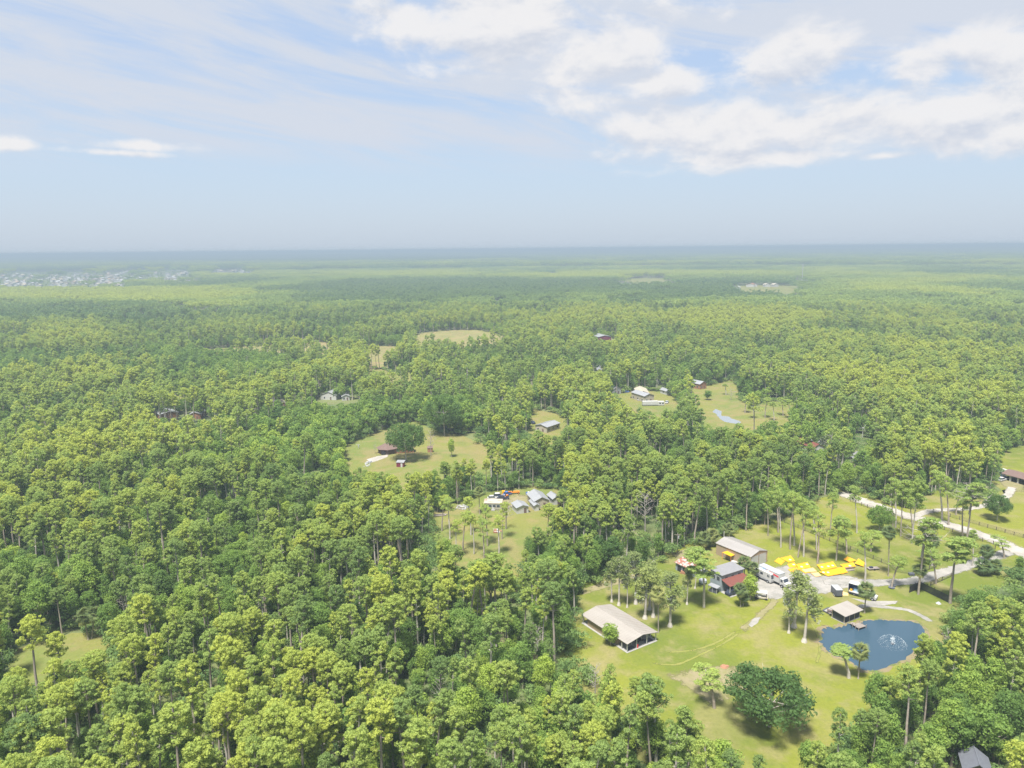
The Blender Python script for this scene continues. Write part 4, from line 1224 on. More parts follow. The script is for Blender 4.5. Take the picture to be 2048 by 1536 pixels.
# far woods
def groves(r0, r1, cell, sc_):
    x, y = jittered(r0, r1, cell, math.radians(39))
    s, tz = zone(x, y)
    l = lowfreq(x, y, 900, 8); l2 = lowfreq(x, y, 260, 9)
    px, py = proj(x, y, np.full(len(x), 8.0))
    ok = ~in_clear(x, y)
    for x0, y0, x1, y1 in TOWN_BOXES: ok &= ~((px > x0) & (px < x1) & (py > y0) & (py < y1) & (rng.random(len(x)) < 0.97))
    ok &= keep_mask(x, y, np.full(len(x), 19.0), 20.0)
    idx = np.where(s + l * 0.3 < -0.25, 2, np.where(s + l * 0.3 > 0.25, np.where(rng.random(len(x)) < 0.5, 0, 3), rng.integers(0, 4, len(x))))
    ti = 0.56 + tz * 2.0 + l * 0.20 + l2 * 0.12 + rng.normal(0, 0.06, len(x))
    sc = np.full(len(x), sc_) * rng.uniform(0.92, 1.08, len(x))
    return x[ok], y[ok], sc[ok], ti[ok], idx[ok]
TOWN_BOXES = [(-40, 541, 250, 573), (250, 538, 390, 562), (420, 538, 500, 550)]
def scat2(name, label, A, coll):
    x, y, sc, ti, idx = A
    return scatter(name, label, np.stack([x, y, np.zeros(len(x))], 1), rng.integers(0, 4, len(x)) * (PI / 2) + rng.normal(0, .1, len(x)), sc, idx, ti, coll, 'forest')
GSRC = src_collection('grove_source', GROVES)
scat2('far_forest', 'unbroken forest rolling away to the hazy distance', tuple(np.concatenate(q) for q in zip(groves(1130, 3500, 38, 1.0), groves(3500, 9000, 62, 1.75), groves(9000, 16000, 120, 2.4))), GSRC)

# ------------------------------------------------------------------ buildings
P_TAN = mat_simple('tan_siding', (0.331, 0.259, 0.180), 0.8, stretch=(6, 6, 0.4), col2=(0.266, 0.202, 0.137))
P_ROOFB = mat_simple('weathered_pale_roof', (0.297, 0.276, 0.256), 0.6, scale=0.45, stretch=(1, 0.25, 1), col2=(0.226, 0.202, 0.184), spec=0.3)
P_ROOFG = mat_simple('galvanised_roof', (0.290, 0.277, 0.271), 0.5, scale=0.4, stretch=(1, 0.3, 1), col2=(0.211, 0.198, 0.191), spec=0.4)
P_WHITE = mat_simple('white_paint', (0.480, 0.480, 0.473), 0.5, col2=(0.400, 0.400, 0.400))
P_WHITEROOF = mat_simple('white_metal_roof', (0.278, 0.287, 0.305), 0.4, scale=0.3, col2=(0.216, 0.224, 0.247))
P_TRIM = mat_simple('peach_trim', (0.446, 0.317, 0.223), 0.7)
P_CONC = mat_simple('concrete', (0.322, 0.315, 0.301), 0.9, col2=(0.252, 0.245, 0.231))
P_GREY = mat_simple('blue_grey_siding', (0.255, 0.300, 0.330), 0.7, col2=(0.210, 0.247, 0.277))
P_GREYROOF = mat_simple('grey_shingle', (0.216, 0.216, 0.230), 0.85, scale=1.2, col2=(0.158, 0.158, 0.173))
P_DGREYROOF = mat_simple('slate_roof', (0.13, 0.14, 0.17), 0.8, scale=1.2, col2=(0.095, 0.10, 0.125))
P_RUST = mat_simple('rusty_roof', (0.245, 0.094, 0.065), 0.8, scale=1.1, col2=(0.374, 0.331, 0.302), thr=0.48)
P_REDROOF = mat_simple('rust_red_roof', (0.130, 0.045, 0.034), 0.7, scale=1.0, col2=(0.192, 0.056, 0.044))
P_BROWN = mat_simple('brown_shingle', (0.160, 0.108, 0.092), 0.9, scale=1.2, col2=(0.112, 0.076, 0.068))
P_TERRA = mat_simple('terracotta_brick', (0.315, 0.165, 0.098), 0.9, scale=1.5, col2=(0.247, 0.120, 0.075))
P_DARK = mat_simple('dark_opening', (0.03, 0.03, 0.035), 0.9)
P_GLASS = mat_simple('dark_glass', (0.04, 0.05, 0.07), 0.12, spec=0.6, var=0.0)
P_SCREEN = mat_simple('dark_screen', (0.045, 0.05, 0.062), 0.7)
P_POST = mat_simple('pale_timber', (0.465, 0.405, 0.300), 0.8)
P_WOOD = mat_simple('grey_planks', (0.255, 0.225, 0.203), 0.9, col2=(0.188, 0.161, 0.143))
P_DWOOD = mat_simple('dark_timber', (0.10, 0.085, 0.075), 0.9)
P_YEL = mat_simple('yellow_enamel', (0.697, 0.365, 0.010), 0.45, scale=1.2, col2=(0.697, 0.289, 0.010), var=0.1)
P_TANP = mat_simple('pale_orange_ply', (0.640, 0.440, 0.208), 0.7, scale=1.5, col2=(0.544, 0.344, 0.152))
P_ORANGE = mat_simple('orange_paint', (0.80, 0.26, 0.03), 0.5)
P_BLUE = mat_simple('blue_paint', (0.05, 0.13, 0.42), 0.5)
P_NAVY = mat_simple('navy_paint', (0.035, 0.042, 0.075), 0.3, spec=0.5)
P_BLACK = mat_simple('black_rubber', (0.02, 0.02, 0.022), 0.8)
P_RED = mat_simple('red_print', (0.62, 0.03, 0.05), 0.5, var=0.0)
P_LBLUE = mat_simple('light_blue_print', (0.10, 0.28, 0.50), 0.5, scale=1.0, col2=(0.40, 0.52, 0.62), var=0.2)
P_SILV = mat_simple('silver_panel', (0.375, 0.390, 0.420), 0.35, spec=0.5)
P_CHAR = mat_simple('charcoal_paint', (0.10, 0.11, 0.14), 0.4)
P_BLKM = mat_simple('black_metal', (0.022, 0.023, 0.027), 0.6)
P_MAROON = mat_simple('maroon_paint', (0.18, 0.03, 0.06), 0.4)
P_BEIGE = mat_simple('beige_siding', (0.396, 0.360, 0.288), 0.8)
P_STRAW = mat_simple('stained_beige_roof', (0.396, 0.353, 0.288), 0.8, scale=0.5, col2=(0.202, 0.094, 0.072), thr=0.55, stretch=(0.6, 2.0, 1))
P_GREEN = mat_simple('green_metal', (0.10, 0.28, 0.22), 0.6)

class Frame:
    """local frame of a building: x along A-B, y towards C"""
    def __init__(s, A, B, C):
        A, B, C = (Vector((p[0], p[1])) for p in (A, B, C))
        x = (B - A); s.W = x.length; x.normalize(); y = Vector((-x.y, x.x))
        s.L = (C - A).dot(y); s.o = A
        if s.L < 0:
            # turn the frame round so that it stays right-handed
            s.o = B; x = -x; y = -y; s.L = -s.L
        s.rz = math.atan2(x.y, x.x); s.loc = (s.o.x, s.o.y, 0)
def fr(a, b, c, z): return Frame(G(*a, z), G(*b, z), G(*c, z))

def gable_roof(W, L, ze, rise, oh=0.4, ohl=0.4, t=0.12, rib=0.0):
    """two pitched slabs, ridge along y"""
    m = MB(); k = rise / (W / 2)
    for sgn in (0, 1):
        xe = -oh if sgn == 0 else W + oh
        p = [(xe, -ohl, ze - k * oh), (W / 2, -ohl, ze + rise), (W / 2, L + ohl, ze + rise), (xe, L + ohl, ze - k * oh)]
        if sgn: p = p[::-1]
        m.slab(p, t)
    if rib:
        y = -ohl
        while y < L + ohl:
            for sgn in (0, 1):
                xe = -oh if sgn == 0 else W + oh
                m.bar((xe, y, ze - k * oh + 0.02), (W / 2, y, ze + rise + 0.02), 0.035, n=3)
            y += rib
    m.bar((W / 2, -ohl, ze + rise), (W / 2, L + ohl, ze + rise), 0.10, n=6)
    return m

def gable_body(W, L, h, rise, y0=0.0, y1=None):
    y1 = L if y1 is None else y1
    return MB().prism([(0, 0), (W, 0), (W, h), (W / 2, h + rise - 0.13), (0, h)], y0, y1)

def window(t, x, y, z, w_, h_, side, mat=None):
    """side: 'x' on a wall facing +-x, 'y' on a wall facing +-y"""
    d = 0.05
    if side == 'y': f = MB().box(x - w_ / 2 - .08, x + w_ / 2 + .08, y - d, y + d, z - .08, z + h_ + .08); p = MB().box(x - w_ / 2, x + w_ / 2, y - d - .02, y + d + .02, z, z + h_)
    else: f = MB().box(x - d, x + d, y - w_ / 2 - .08, y + w_ / 2 + .08, z - .08, z + h_ + .08); p = MB().box(x - d - .02, x + d + .02, y - w_ / 2, y + w_ / 2, z, z + h_)
    wf = f.build('window', P_WHITE, t); p.build('pane', mat or P_GLASS, wf)

def simple_house(name, label, cat, f, h, rise, wall, roof, group=None, wins=True, door=True, oh=0.4, rib=0.0, chimney=False):
    t = thing(name, label, cat, f.loc, f.rz, group)
    gable_body(f.W, f.L, h, rise).build('wall', wall, t)
    r = gable_roof(f.W, f.L, h, rise, oh, oh, rib=rib).build('roof', roof, t)
    if chimney: MB().box(f.W * .3, f.W * .3 + .8, f.L * .5, f.L * .5 + .8, h, h + rise + 1.0).build('chimney', P_TERRA, r)
    if wins:
        n = max(1, int(f.L // 4))
        for i in range(n):
            for x in (0, f.W): window(t, x, f.L * (i + .5) / n, 1.0, 1.1, min(1.1, h - 1.4), 'x')
        window(t, f.W * .25, 0, 1.0, 1.0, min(1.1, h - 1.4), 'y')
    if door:
        d = MB().box(f.W * .6, f.W * .6 + 1.0, -.06, .06, 0.05, 2.05).build('door', P_BROWN, t)
        MB().box(f.W * .6 + .85, f.W * .6 + .92, -.1, .1, 1.0, 1.1).build('handle', P_SILV, d)
    return t

# 1 long open-ended shelter on the lawn
f = fr((1254.1, 1287.1), (1313.9, 1263.4), (1165.8, 1228.7), 2.6)
t = thing('long_shelter', 'long low shelter with pale weathered roof, tan side wall and open posts at both ends', 'shelter', f.loc, f.rz)
W_, L_ = f.W, f.L
MB().box(-.1, W_ + .1, -.2, L_ + .2, 0.0, 0.14).build('floor_slab', P_CONC, t)
ya, yb_ = L_ * .24, L_ * .90
for x in (0.5, W_ - 0.5):
    MB().box(x - .06, x + .06, ya, yb_, 0.14, 2.45).build('side_wall', P_TAN, t)
for y in (ya, yb_):
    MB().box(.56, W_ - .56, y - .06, y + .06, 0.14, 2.5).build('end_wall', P_TAN, t)
gable_roof(W_, L_, 2.6, 0.95, 0.15, 0.3, rib=0.9).build('roof', P_ROOFB, t)
for y in (0.15, ya * .5, L_ - .2):
    for x in (0.2, W_ * .33, W_ * .67, W_ - 0.2):
        MB().box(x - .08, x + .08, y - .08, y + .08, .14, 2.6 + .9 * (1 - abs(x - W_ / 2) / (W_ / 2)) - .1).build('post', P_WHITE, t)
d = MB().box(W_ * .45, W_ * .45 + 1.1, ya - .13, ya - .07, .15, 2.2).build('door', P_BROWN, t)
MB().box(W_ * .45 + .95, W_ * .45 + 1.0, ya - .2, ya - .13, 1.1, 1.2).build('handle', P_SILV, d)
M4 = Matrix.Translation(Vector(f.loc)) @ Matrix.Rotation(f.rz, 4, 'Z')
def local(x, y, z=0): return M4 @ Vector((x, y, z))
def prop(name, label, cat, mb, mats, p, rz=0.0, group=None):
    o = mb.build(name, mats); o.location = p; o.rotation_euler = (0, 0, rz)
    return tag(o, label, cat, group)
prop('floor_mat', 'dark blue mat on the concrete floor at the right end of the long shelter', 'mat', MB().box(0, 2.4, 0, 1.6, 0, .03), P_NAVY, local(W_ - 3.0, .6, .145), f.rz)
prop('floor_mat', 'grey blue mat on the floor at the near corner of the long shelter', 'mat', MB().box(0, 2.6, 0, 1.2, 0, .03), P_CHAR, local(.8, .5, .145), f.rz)
t2 = thing('red_barrel', 'small red barrel standing on the shelter floor edge between two posts', 'barrel', local(W_ * .33 + .4, 0.35, .14))
MB().bar((0, 0, 0), (0, 0, .75), .3, n=10).build('drum', P_RED, t2); MB().bar((0, 0, .755), (0, 0, .80), .32, n=10).build('lid', P_RED, t2)
t2 = thing('picnic_table', 'dark picnic table under the middle of the shelter roof', 'table', local(W_ * .62, 2.6, .14), f.rz)
MB().box(-1, 1, -.4, .4, .72, .78).build('tabletop', P_DWOOD, t2)
for y in (-.8, .8): MB().box(-1, 1, y - .13, y + .13, .43, .48).build('bench_seat', P_DWOOD, t2)
for x in (-.7, .7): MB().box(x - .05, x + .05, -.8, .8, .0, .42).box(x - .05, x + .05, -.3, .3, .49, .71).build('leg_frame', P_DWOOD, t2)

# 2 metal building with white roller doors
f = fr((1501.1, 1113.2), (1533.9, 1100.8), (1434.5, 1085.2), 4.0)
t = thing('metal_building', 'large tan metal building with grey ridged roof and two white roller doors', 'building', f.loc, f.rz)
MBODY = gable_body(f.W, f.L, 4.0, 1.1).build('wall', P_TAN, t)
gable_roof(f.W, f.L, 4.0, 1.1, 0.2, 0.25, rib=1.0).build('roof', P_ROOFG, t)
for x in (-.04, f.W + .04): MB().box(x - .12, x + .12, -.12, .12, 0, 3.9).build('corner_trim', P_TRIM, t)
MB().prism([(.1, 3.45), (f.W - .1, 3.45), (f.W - .1, 4.0), (f.W / 2, 4.95), (.1, 4.0)], -.08, -.01).build('gable_trim', P_TRIM, t)
for x0 in (.35, f.W * .5 + .25):
    x1 = x0 + f.W * .5 - .6
    dd = MB(); z = 0.05
    while z < 3.25: dd.box(x0, x1, -.10, -.02, z, z + .42); z += .45
    dr = dd.build('roller_door', P_WHITE, t)
    MB().box(x0 + .1, x0 + .35, -.15, -.105, .3, .36).build('handle', P_CHAR, dr)
FB = f
# yellow canopy and tractor at its left wall
cp = [G(1444.7, 1104.6, 2.6), G(1464, 1099.2, 2.9), G(1472.6, 1107.8, 2.6), G(1461.9, 1112.6, 2.3)]
b0 = Vector((cp[0].x, cp[0].y, 0))
t = thing('yellow_canopy', 'bright yellow canopy on posts against the tan wall of the metal building', 'canopy', b0)
MB().slab([tuple(p - b0) for p in cp[::-1]], 0.08).build('canopy_top', P_YEL, t)
for p in cp: MB().bar((p.x - b0.x, p.y - b0.y, 0), (p.x - b0.x, p.y - b0.y, p.z - .08), .06).build('post', P_ORANGE, t)
MB().bar((*(cp[1] - b0).lerp(cp[3] - b0, .4).xy, 2.68), (*(cp[1] - b0).lerp(cp[3] - b0, .4).xy, 2.74), .55, n=12).build('round_emblem', P_WHITE, t)
def tractor(name, label, p, rz, col, L=3.0, group=None):
    t = thing(name, label, 'tractor', p, rz, group)
    MB().box(-.2, L * .5, -.4, .4, .6, 1.2).build('hood', col, t)
    MB().box(-L * .45, -.25, -.55, .55, .7, 1.05).build('rear_deck', col, t)
    MB().box(-.75, -.30, -.25, .25, 1.06, 1.5).build('seat', P_BLACK, t)
    MB().bar((.0, 0, 1.21), (-.15, 0, 1.6), .04).bar((-.15, 0, 1.6), (-.18, 0, 1.63), .2, n=10).build('steering_wheel', P_BLACK, t)
    for y in (-.75, .75):
        w1 = MB().bar((-L * .3, y - .17, .65), (-L * .3, y + .17, .65), .65, n=14).build('rear_wheel', P_BLACK, t)
        MB().bar((-L * .3, y - .19, .65), (-L * .3, y + .19, .65), .3, n=10).build('rim', col, w1)
        w2 = MB().bar((L * .4, y * .8 - .1, .38), (L * .4, y * .8 + .1, .38), .38, n=12).build('front_wheel', P_BLACK, t)
        MB().bar((L * .4, y * .8 - .12, .38), (L * .4, y * .8 + .12, .38), .18, n=10).build('rim', col, w2)
    return t
tractor('orange_tractor', 'orange tractor parked under the yellow canopy', G(1459, 1116), 2.6, P_ORANGE)
prop('white_trailer_deck', 'low white trailer deck on the ground below the tan wall', 'trailer', MB().box(0, 4.6, 0, 2.0, .35, .5).bar((1.5, -.1, .3), (1.5, 2.1, .3), .3, n=10).bar((4.6, 1, .42), (6, 1, .42), .06), [P_WHITE], G(1461, 1126), -0.35)

# 3 grey two-storey house with rusty porch roof
hz_ = 5.2
f = fr((1444, 1151), (1487, 1137.5), (1420, 1140), hz_)
t = thing('grey_house', 'blue-grey two-storey house with rust-red porch roof half hidden by trees', 'house', f.loc, f.rz)
MB().box(0, f.W, 0, f.L, 0, hz_).build('wall', P_GREY, t)
MB().slab([(-.3, -.3, hz_ + .1), (f.W + .3, -.3, hz_ + .1), (f.W + .3, f.L + .3, hz_ + .5), (-.3, f.L + .3, hz_ + .5)], .14).build('roof', P_GREYROOF, t)
for i in range(3): window(t, f.W * (.2 + .3 * i), 0, 3.3, 1.2, 1.1, 'y')
for i in range(2): window(t, 0, f.L * (.3 + .4 * i), 3.1, 1.2, 1.2, 'x')
dd = MB().box(f.W * .5, f.W * .5 + 1.0, -.07, .02, .16, 2.2).build('door', P_WHITE, t)
MB().box(f.W * .5 + .85, f.W * .5 + .9, -.12, -.071, 1.1, 1.2).build('handle', P_CHAR, dd)
pw = 3.4
MB().slab([(-.2, -pw, 3.1), (f.W * .98, -pw, 3.1), (f.W * .98, -.02, 4.0), (-.2, -.02, 4.0)], .1).build('porch_roof', P_REDROOF, t)
MB().box(-.3, f.W + .6, -pw - .6, -.02, 0, .14).build('porch_floor', P_CONC, t)
for i in range(5): MB().box(i * f.W * .235, i * f.W * .235 + .14, -pw + .1, -pw + .24, .14, 3.08).build('porch_post', P_WHITE, t)
rl = MB().box(0, f.W * .95, -pw + .14, -pw + .2, 1.0, 1.06); rl.box(0, f.W * .95, -pw + .14, -pw + .2, .35, .4)
rl.build('porch_rail', P_WHITE, t)
M4 = Matrix.Translation(Vector(f.loc)) @ Matrix.Rotation(f.rz, 4, 'Z')
for i, x in enumerate((1.6, 3.4, 5.2)):
    c = thing('patio_chair', ['dark patio chair at the left end of the rust-roofed porch', 'dark patio chair in the middle of the rust-roofed porch', 'dark patio chair at the right of the rust-roofed porch'][i], 'chair', local(x, -1.6, .145), f.rz, 'patio chairs on the porch')
    MB().box(-.28, .28, -.28, .28, .40, .46).build('seat', P_NAVY, c); MB().box(-.28, .28, .22, .28, .47, .95).build('backrest', P_NAVY, c)
    for a in (-.24, .24):
        for b in (-.24, .24): MB().box(a - .03, a + .03, b - .03, b + .03, 0, .39).build('leg', P_BLKM, c)

# 4 rusty roofed shed, water tank, stall
f = fr((1351.5, 1124), (1385.6, 1140), (1366.5, 1107.5), 2.6)
t = thing('rusty_shed', 'long blue-grey shed with streaked red rusty roof', 'shed', f.loc, f.rz)
MB().prism([(0, 0), (f.W, 0), (f.W, 2.5), (0, 2.5)], 0, f.L).build('wall', P_GREY, t)
MB().slab([(-.3, -.4, 2.6), (f.W + .3, -.4, 2.6), (f.W + .3, f.L * .5, 3.5), (-.3, f.L * .5, 3.5)], .1).build('near_roof', P_RUST, t)
MB().slab([(-.3, f.L * .5 + .01, 3.5), (f.W + .3, f.L * .5 + .01, 3.5), (f.W + .3, f.L + .4, 2.7), (-.3, f.L + .4, 2.7)], .1).build('far_roof', P_RUST, t)
for i in range(3): MB().box(f.W * (.12 + .3 * i), f.W * (.12 + .3 * i) + 1.6, -.07, -.01, .1, 1.9).build('doorway', P_DARK, t)
prop('lumber_pile', 'orange-brown heap of boards in front of the rusty shed', 'lumber', MB().box(0, 3.4, 0, .8, 0, .35).box(.3, 3.9, .1, .7, .36, .6).box(.1, 3.0, .2, .9, .61, .8), [P_TERRA], G(1360, 1147), -.55)
b = G(1405.3, 1167)
t = thing('water_tank', 'round pale grey water tank between the shed and the grey house', 'tank', b)
MB().bar((0, 0, 0), (0, 0, 1.25), 1.15, n=24).build('drum', P_GREY, t, True); MB().bar((0, 0, 1.26), (0, 0, 1.40), 1.2, 1.0, n=24).build('lid', P_SILV, t)
f = fr((1402, 1158), (1412, 1154), (1400, 1143), 0)
t = thing('lean_to', 'narrow blue-grey lean-to behind the round tank', 'shed', f.loc, f.rz)
MB().box(0, f.W, 0, f.L, 0, 2.6).build('wall', P_GREY, t); MB().slab([(-.2, -.2, 2.75), (f.W + .2, -.2, 2.75), (f.W + .2, f.L + .2, 3.2), (-.2, f.L + .2, 3.2)], .1).build('roof', P_GREYROOF, t)
MB().box(f.W * .3, f.W * .7, -.05, -.005, .1, 2.0).build('door', P_CHAR, t)
f = fr((1433, 1188.5), (1439, 1184.5), (1420.5, 1180), 0)
t = thing('goat_shelter', 'small white-roofed open stall beside the grey house', 'stall', f.loc, f.rz)
MB().slab([(-.2, -.2, 1.9), (f.W + .2, -.2, 1.9), (f.W + .2, f.L + .2, 2.05), (-.2, f.L + .2, 2.05)], .09).build('roof', P_WHITEROOF, t)
for x in (0, f.W - .1):
    for y in (0, f.L * .5, f.L - .1): MB().box(x, x + .1, y, y + .1, 0, 1.8).build('post', P_WHITE, t)
MB().box(.15, f.W - .15, f.L * .1, f.L * .9, 0.02, .9).build('crate', P_CHAR, t)

# ------------------------------------------------------------------ vehicles
def car(name, label, p, rz, L, Wd, H, paint, cat='car', group=None, glass=None):
    t = thing(name, label, cat, p, rz, group)
    h = L / 2; b = H * .55
    MB().prism([(-h, .3), (h, .3), (h, b * .8), (h * .94, b * .92), (h * .45, b), (-h * .95, b), (-h, b * .85)], -Wd / 2, Wd / 2).build('body', paint, t)
    c = MB().prism([(-h * .85, b + .005), (h * .42, b + .005), (h * .12, H), (-h * .65, H)], -Wd * .43, Wd * .43).build('cabin_glass', P_GLASS, t)
    MB().prism([(-h * .64, H + .005), (h * .11, H + .005), (h * .08, H + .05), (-h * .62, H + .05)], -Wd * .41, Wd * .41).build('roof', paint, t)
    for x in (-h * .6, h * .62):
        for y in (-Wd / 2 + .08, Wd / 2 - .08):
            w1 = MB().bar((x, y - .12, .34), (x, y + .12, .34), .34, n=14).build('wheel', P_BLACK, t)
            MB().bar((x, y - .135, .34), (x, y + .135, .34), .19, n=10).build('rim', P_SILV, w1)
    for y in (-Wd * .36, Wd * .36): MB().box(h - .01, h + .03, y - .16, y + .16, b * .58, b * .78).build('headlight', P_WHITE, t)
    return t
def head(a, b): d = G(*b) - G(*a); return math.atan2(d.y, d.x)
car('dark_suv', 'dark navy sport utility vehicle parked by the porch, half behind a palm', G(1466, 1188), head((1458, 1190), (1476, 1184)), 4.8, 1.9, 1.75, P_NAVY)

# motorhome
a, b, c = G(1508.5, 1153.4), G(1541.6, 1169), G(1551.6, 1165.8)
L_ = (b - a).length; Wd = 2.5; rz = math.atan2((b - a).y, (b - a).x)
lf = Vector((-math.sin(rz), math.cos(rz), 0))
if (c - b).dot(lf) < 0: lf = -lf
mid = (a + b) / 2 + lf * Wd / 2
t = thing('motorhome', 'long white motorhome parked on the gravel beside the box truck', 'motorhome', mid, rz)
h = L_ / 2
MB().prism([(-h, .45), (h * .97, .45), (h, 1.2), (h * .985, 1.7), (h * .93, 3.05), (h * .86, 3.15), (-h, 3.15)], -Wd / 2, Wd / 2).build('body', P_WHITE, t)
wd = MB().prism([(h + .012, 1.62), (h * .985 + .03, 1.75), (h * .94 + .03, 2.75), (h * .935, 2.75), (h * .965, 1.7)], -Wd * .44, Wd * .44).build('windscreen', P_GLASS, t)
for sy in (-1, 1):
    y = sy * (Wd / 2 + .01)
    for x0, x1 in ((-h * .80, -h * .48), (-h * .30, 0.0), (h * .52, h * .63), (h * .68, h * .78)):
        MB().box(x0, x1, y - .02, y + .02, 1.9, 2.6).build('side_window', P_GLASS, t)
    MB().prism([(-h * .95, 1.45), (-h * .95, 1.25), (h * .6, .80), (h * .9, 1.05)], y - .012, y + .012).build('stripe', P_SILV, t)
    MB().box(-h * .95, h * .6, y - .015, y + .015, .5, .72).build('skirt_stripe', P_NAVY, t)
    for x in (-h * .5, h * .62):
        w1 = MB().bar((x, y - .14, .45), (x, y + .05, .45), .45, n=14).build('wheel', P_BLACK, t)
        MB().bar((x, y - .15, .45), (x, y + .06, .45), .22, n=10).build('rim', P_SILV, w1)
for x in (-h * .5, h * .35): MB().box(x - .45, x + .45, -.35, .35, 3.155, 3.42).build('roof_air_conditioner', P_WHITE, t)
for x in (-h * .1, h * .05): MB().box(x - .2, x + .2, -.2, .2, 3.155, 3.24).build('roof_vent', P_SILV, t)
for y in (-.85, .85): MB().box(h * .98, h + .04, y - .18, y + .18, .85, 1.05).build('headlight', P_SILV, t)

# long box truck
a, b, c = G(1516.7, 1129.8, 3.7), G(1558.6, 1149, 3.7), G(1570.4, 1139.5, 3.7)
L_ = (b - a).length; rz = math.atan2((b - a).y, (b - a).x); Wd = 2.5
lf = Vector((-math.sin(rz), math.cos(rz), 0))
if (c - b).dot(lf) < 0: lf = -lf
mid = (a + b) / 2 + lf * Wd / 2; mid.z = 0; h = L_ / 2
t = thing('box_truck', 'long box truck with silver roof, red stripe and blue picture on its side', 'truck', mid, rz)
MB().box(-h, h, -Wd / 2, Wd / 2, 1.0, 3.6).build('cargo_box', P_WHITE, t)
MB().box(-h - .03, h + .03, -Wd / 2 - .03, Wd / 2 + .03, 3.605, 3.72).build('box_roof', P_SILV, t)
for sy in (-1, 1):
    y = sy * (Wd / 2 + .015)
    MB().prism([(-h * .2, 3.45), (h * .95, 3.0), (h * .95, 2.55), (-h * .2, 2.95)], y - .01, y + .01).build('red_stripe', P_RED, t)
    MB().box(-h * .85, -h * .22, y - .01, y + .01, 2.2, 3.5).build('blue_picture', P_LBLUE, t)
    for x in (-h * .55, -h * .4, h + 1.3):
        w1 = MB().bar((x, y - .3, .5), (x, y - .02, .5), .5, n=14).build('wheel', P_BLACK, t)
        MB().bar((x, y - .31, .5), (x, y - .01, .5), .25, n=10).build('rim', P_SILV, w1)
MB().box(-h, h + 2, -.5, .5, .65, .98).build('chassis', P_BLKM, t)
MB().prism([(h + .15, .6), (h + 2.6, .6), (h + 2.6, 1.45), (h + 1.7, 1.6), (h + 1.2, 2.5), (h + .15, 2.55)], -1.1, 1.1).build('cab', P_WHITE, t)
MB().prism([(h + 1.73, 1.65), (h + 1.76, 1.66), (h + 1.27, 2.48), (h + 1.23, 2.46)], -.95, .95).build('windscreen', P_GLASS, t)
for sy in (-1.11, 1.11): MB().box(h + .45, h + 1.2, sy - .02, sy + .02, 1.55, 2.3).build('cab_window', P_GLASS, t)
for y in (-.8, .8): MB().box(h + 2.6, h + 2.66, y - .15, y + .15, .95, 1.2).build('headlight', P_SILV, t)

# golf cart
def cart(label, p, rz):
    t = thing('golf_cart', label, 'golf cart', p, rz)
    MB().box(-1.2, 1.2, -.6, .6, .3, .62).build('body', P_BEIGE, t)
    MB().box(-1.1, 1.0, -.68, .68, 1.86, 1.95).build('canopy', P_WHITE, t)
    for x in (-1.0, .9):
        for y in (-.58, .58): MB().bar((x, y, .62), (x, y, 1.86), .03).build('canopy_post', P_BLKM, t)
    MB().box(-.7, -.1, -.55, .55, .63, .85).build('seat', P_WHITE, t); MB().box(-.8, -.71, -.55, .55, .86, 1.3).build('backrest', P_WHITE, t)
    for x in (-.8, .85):
        for y in (-.6, .6): MB().bar((x, y - .1, .25), (x, y + .1, .25), .25, n=12).build('wheel', P_BLACK, t)
    return t
o = cart('small white-canopied golf cart on the edge of the gravel', G(1523, 1197), -.3); o.scale = (1.45, 1.45, 1.1)
prop('loose_tyre', 'black tyre standing on the grass left of the golf cart', 'tyre', MB().bar((0, 0, .42), (.25, .1, .42), .42, n=14), [P_BLACK], G(1511, 1199))

# enclosed trailer
a, b, c = G(1661.2, 1184), G(1671.8, 1195), G(1681.8, 1193.5)
rz = math.atan2((b - a).y, (b - a).x); L_ = (b - a).length; lf = Vector((-math.sin(rz), math.cos(rz), 0))
if (c - b).dot(lf) < 0: lf = -lf
mid = (a + b) / 2 + lf * .95
t = thing('cargo_trailer', 'dark enclosed cargo trailer with silver roof at the edge of the gravel', 'trailer', mid, rz)
h = L_ / 2
MB().box(-h, h, -.95, .95, .45, 2.2).build('cargo_box', P_CHAR, t); MB().box(-h - .03, h + .03, -.98, .98, 2.205, 2.28).build('trailer_roof', P_SILV, t)
for x in (h * .25, h * .62):
    for y in (-1.0, 1.0):
        w1 = MB().bar((x, y - .1, .36), (x, y + .1, .36), .36, n=12).build('wheel', P_BLACK, t); MB().bar((x, y - .115, .36), (x, y + .115, .36), .24, n=10).build('rim', P_WHITE, w1)
MB().box(h + .001, h + .03, -.85, .85, .5, 2.1).build('rear_door', P_CHAR, t)
MB().bar((-h, 0, .5), (-h - 1.2, 0, .5), .06).build('tow_bar', P_BLKM, t)

# flatbed truck with a white open-sided box
a, b = G(1697, 1188.5), G(1751, 1204)
rz = math.atan2((b - a).y, (b - a).x); L_ = (b - a).length; lf = Vector((-math.sin(rz), math.cos(rz), 0))
if lf.y < 0: lf = -lf
mid = (a + b) / 2 + lf * 1.2; h = L_ / 2
t = thing('flatbed_truck', 'white-cabbed flatbed truck carrying a white-roofed open box', 'truck', mid, rz)
MB().box(-h, h * .30, -1.2, 1.2, .9, 1.08).build('bed', P_WHITE, t)
MB().box(-h + .2, h * .9, -.45, .45, .55, .89).build('chassis', P_BLKM, t)
for y in (-1.21, 1.21): MB().box(-h, h * .3, y - .02, y + .02, .5, .89).build('side_skirt', P_NAVY, t)
MB().prism([(h * .36, .5), (h, .5), (h, 1.15), (h * .82, 1.3), (h * .70, 2.05), (h * .36, 2.1)], -1.0, 1.0).build('cab', P_WHITE, t)
MB().prism([(h * .835, 1.32), (h * .84, 1.34), (h * .715, 2.03), (h * .71, 2.0)], -.85, .85).build('windscreen', P_GLASS, t)
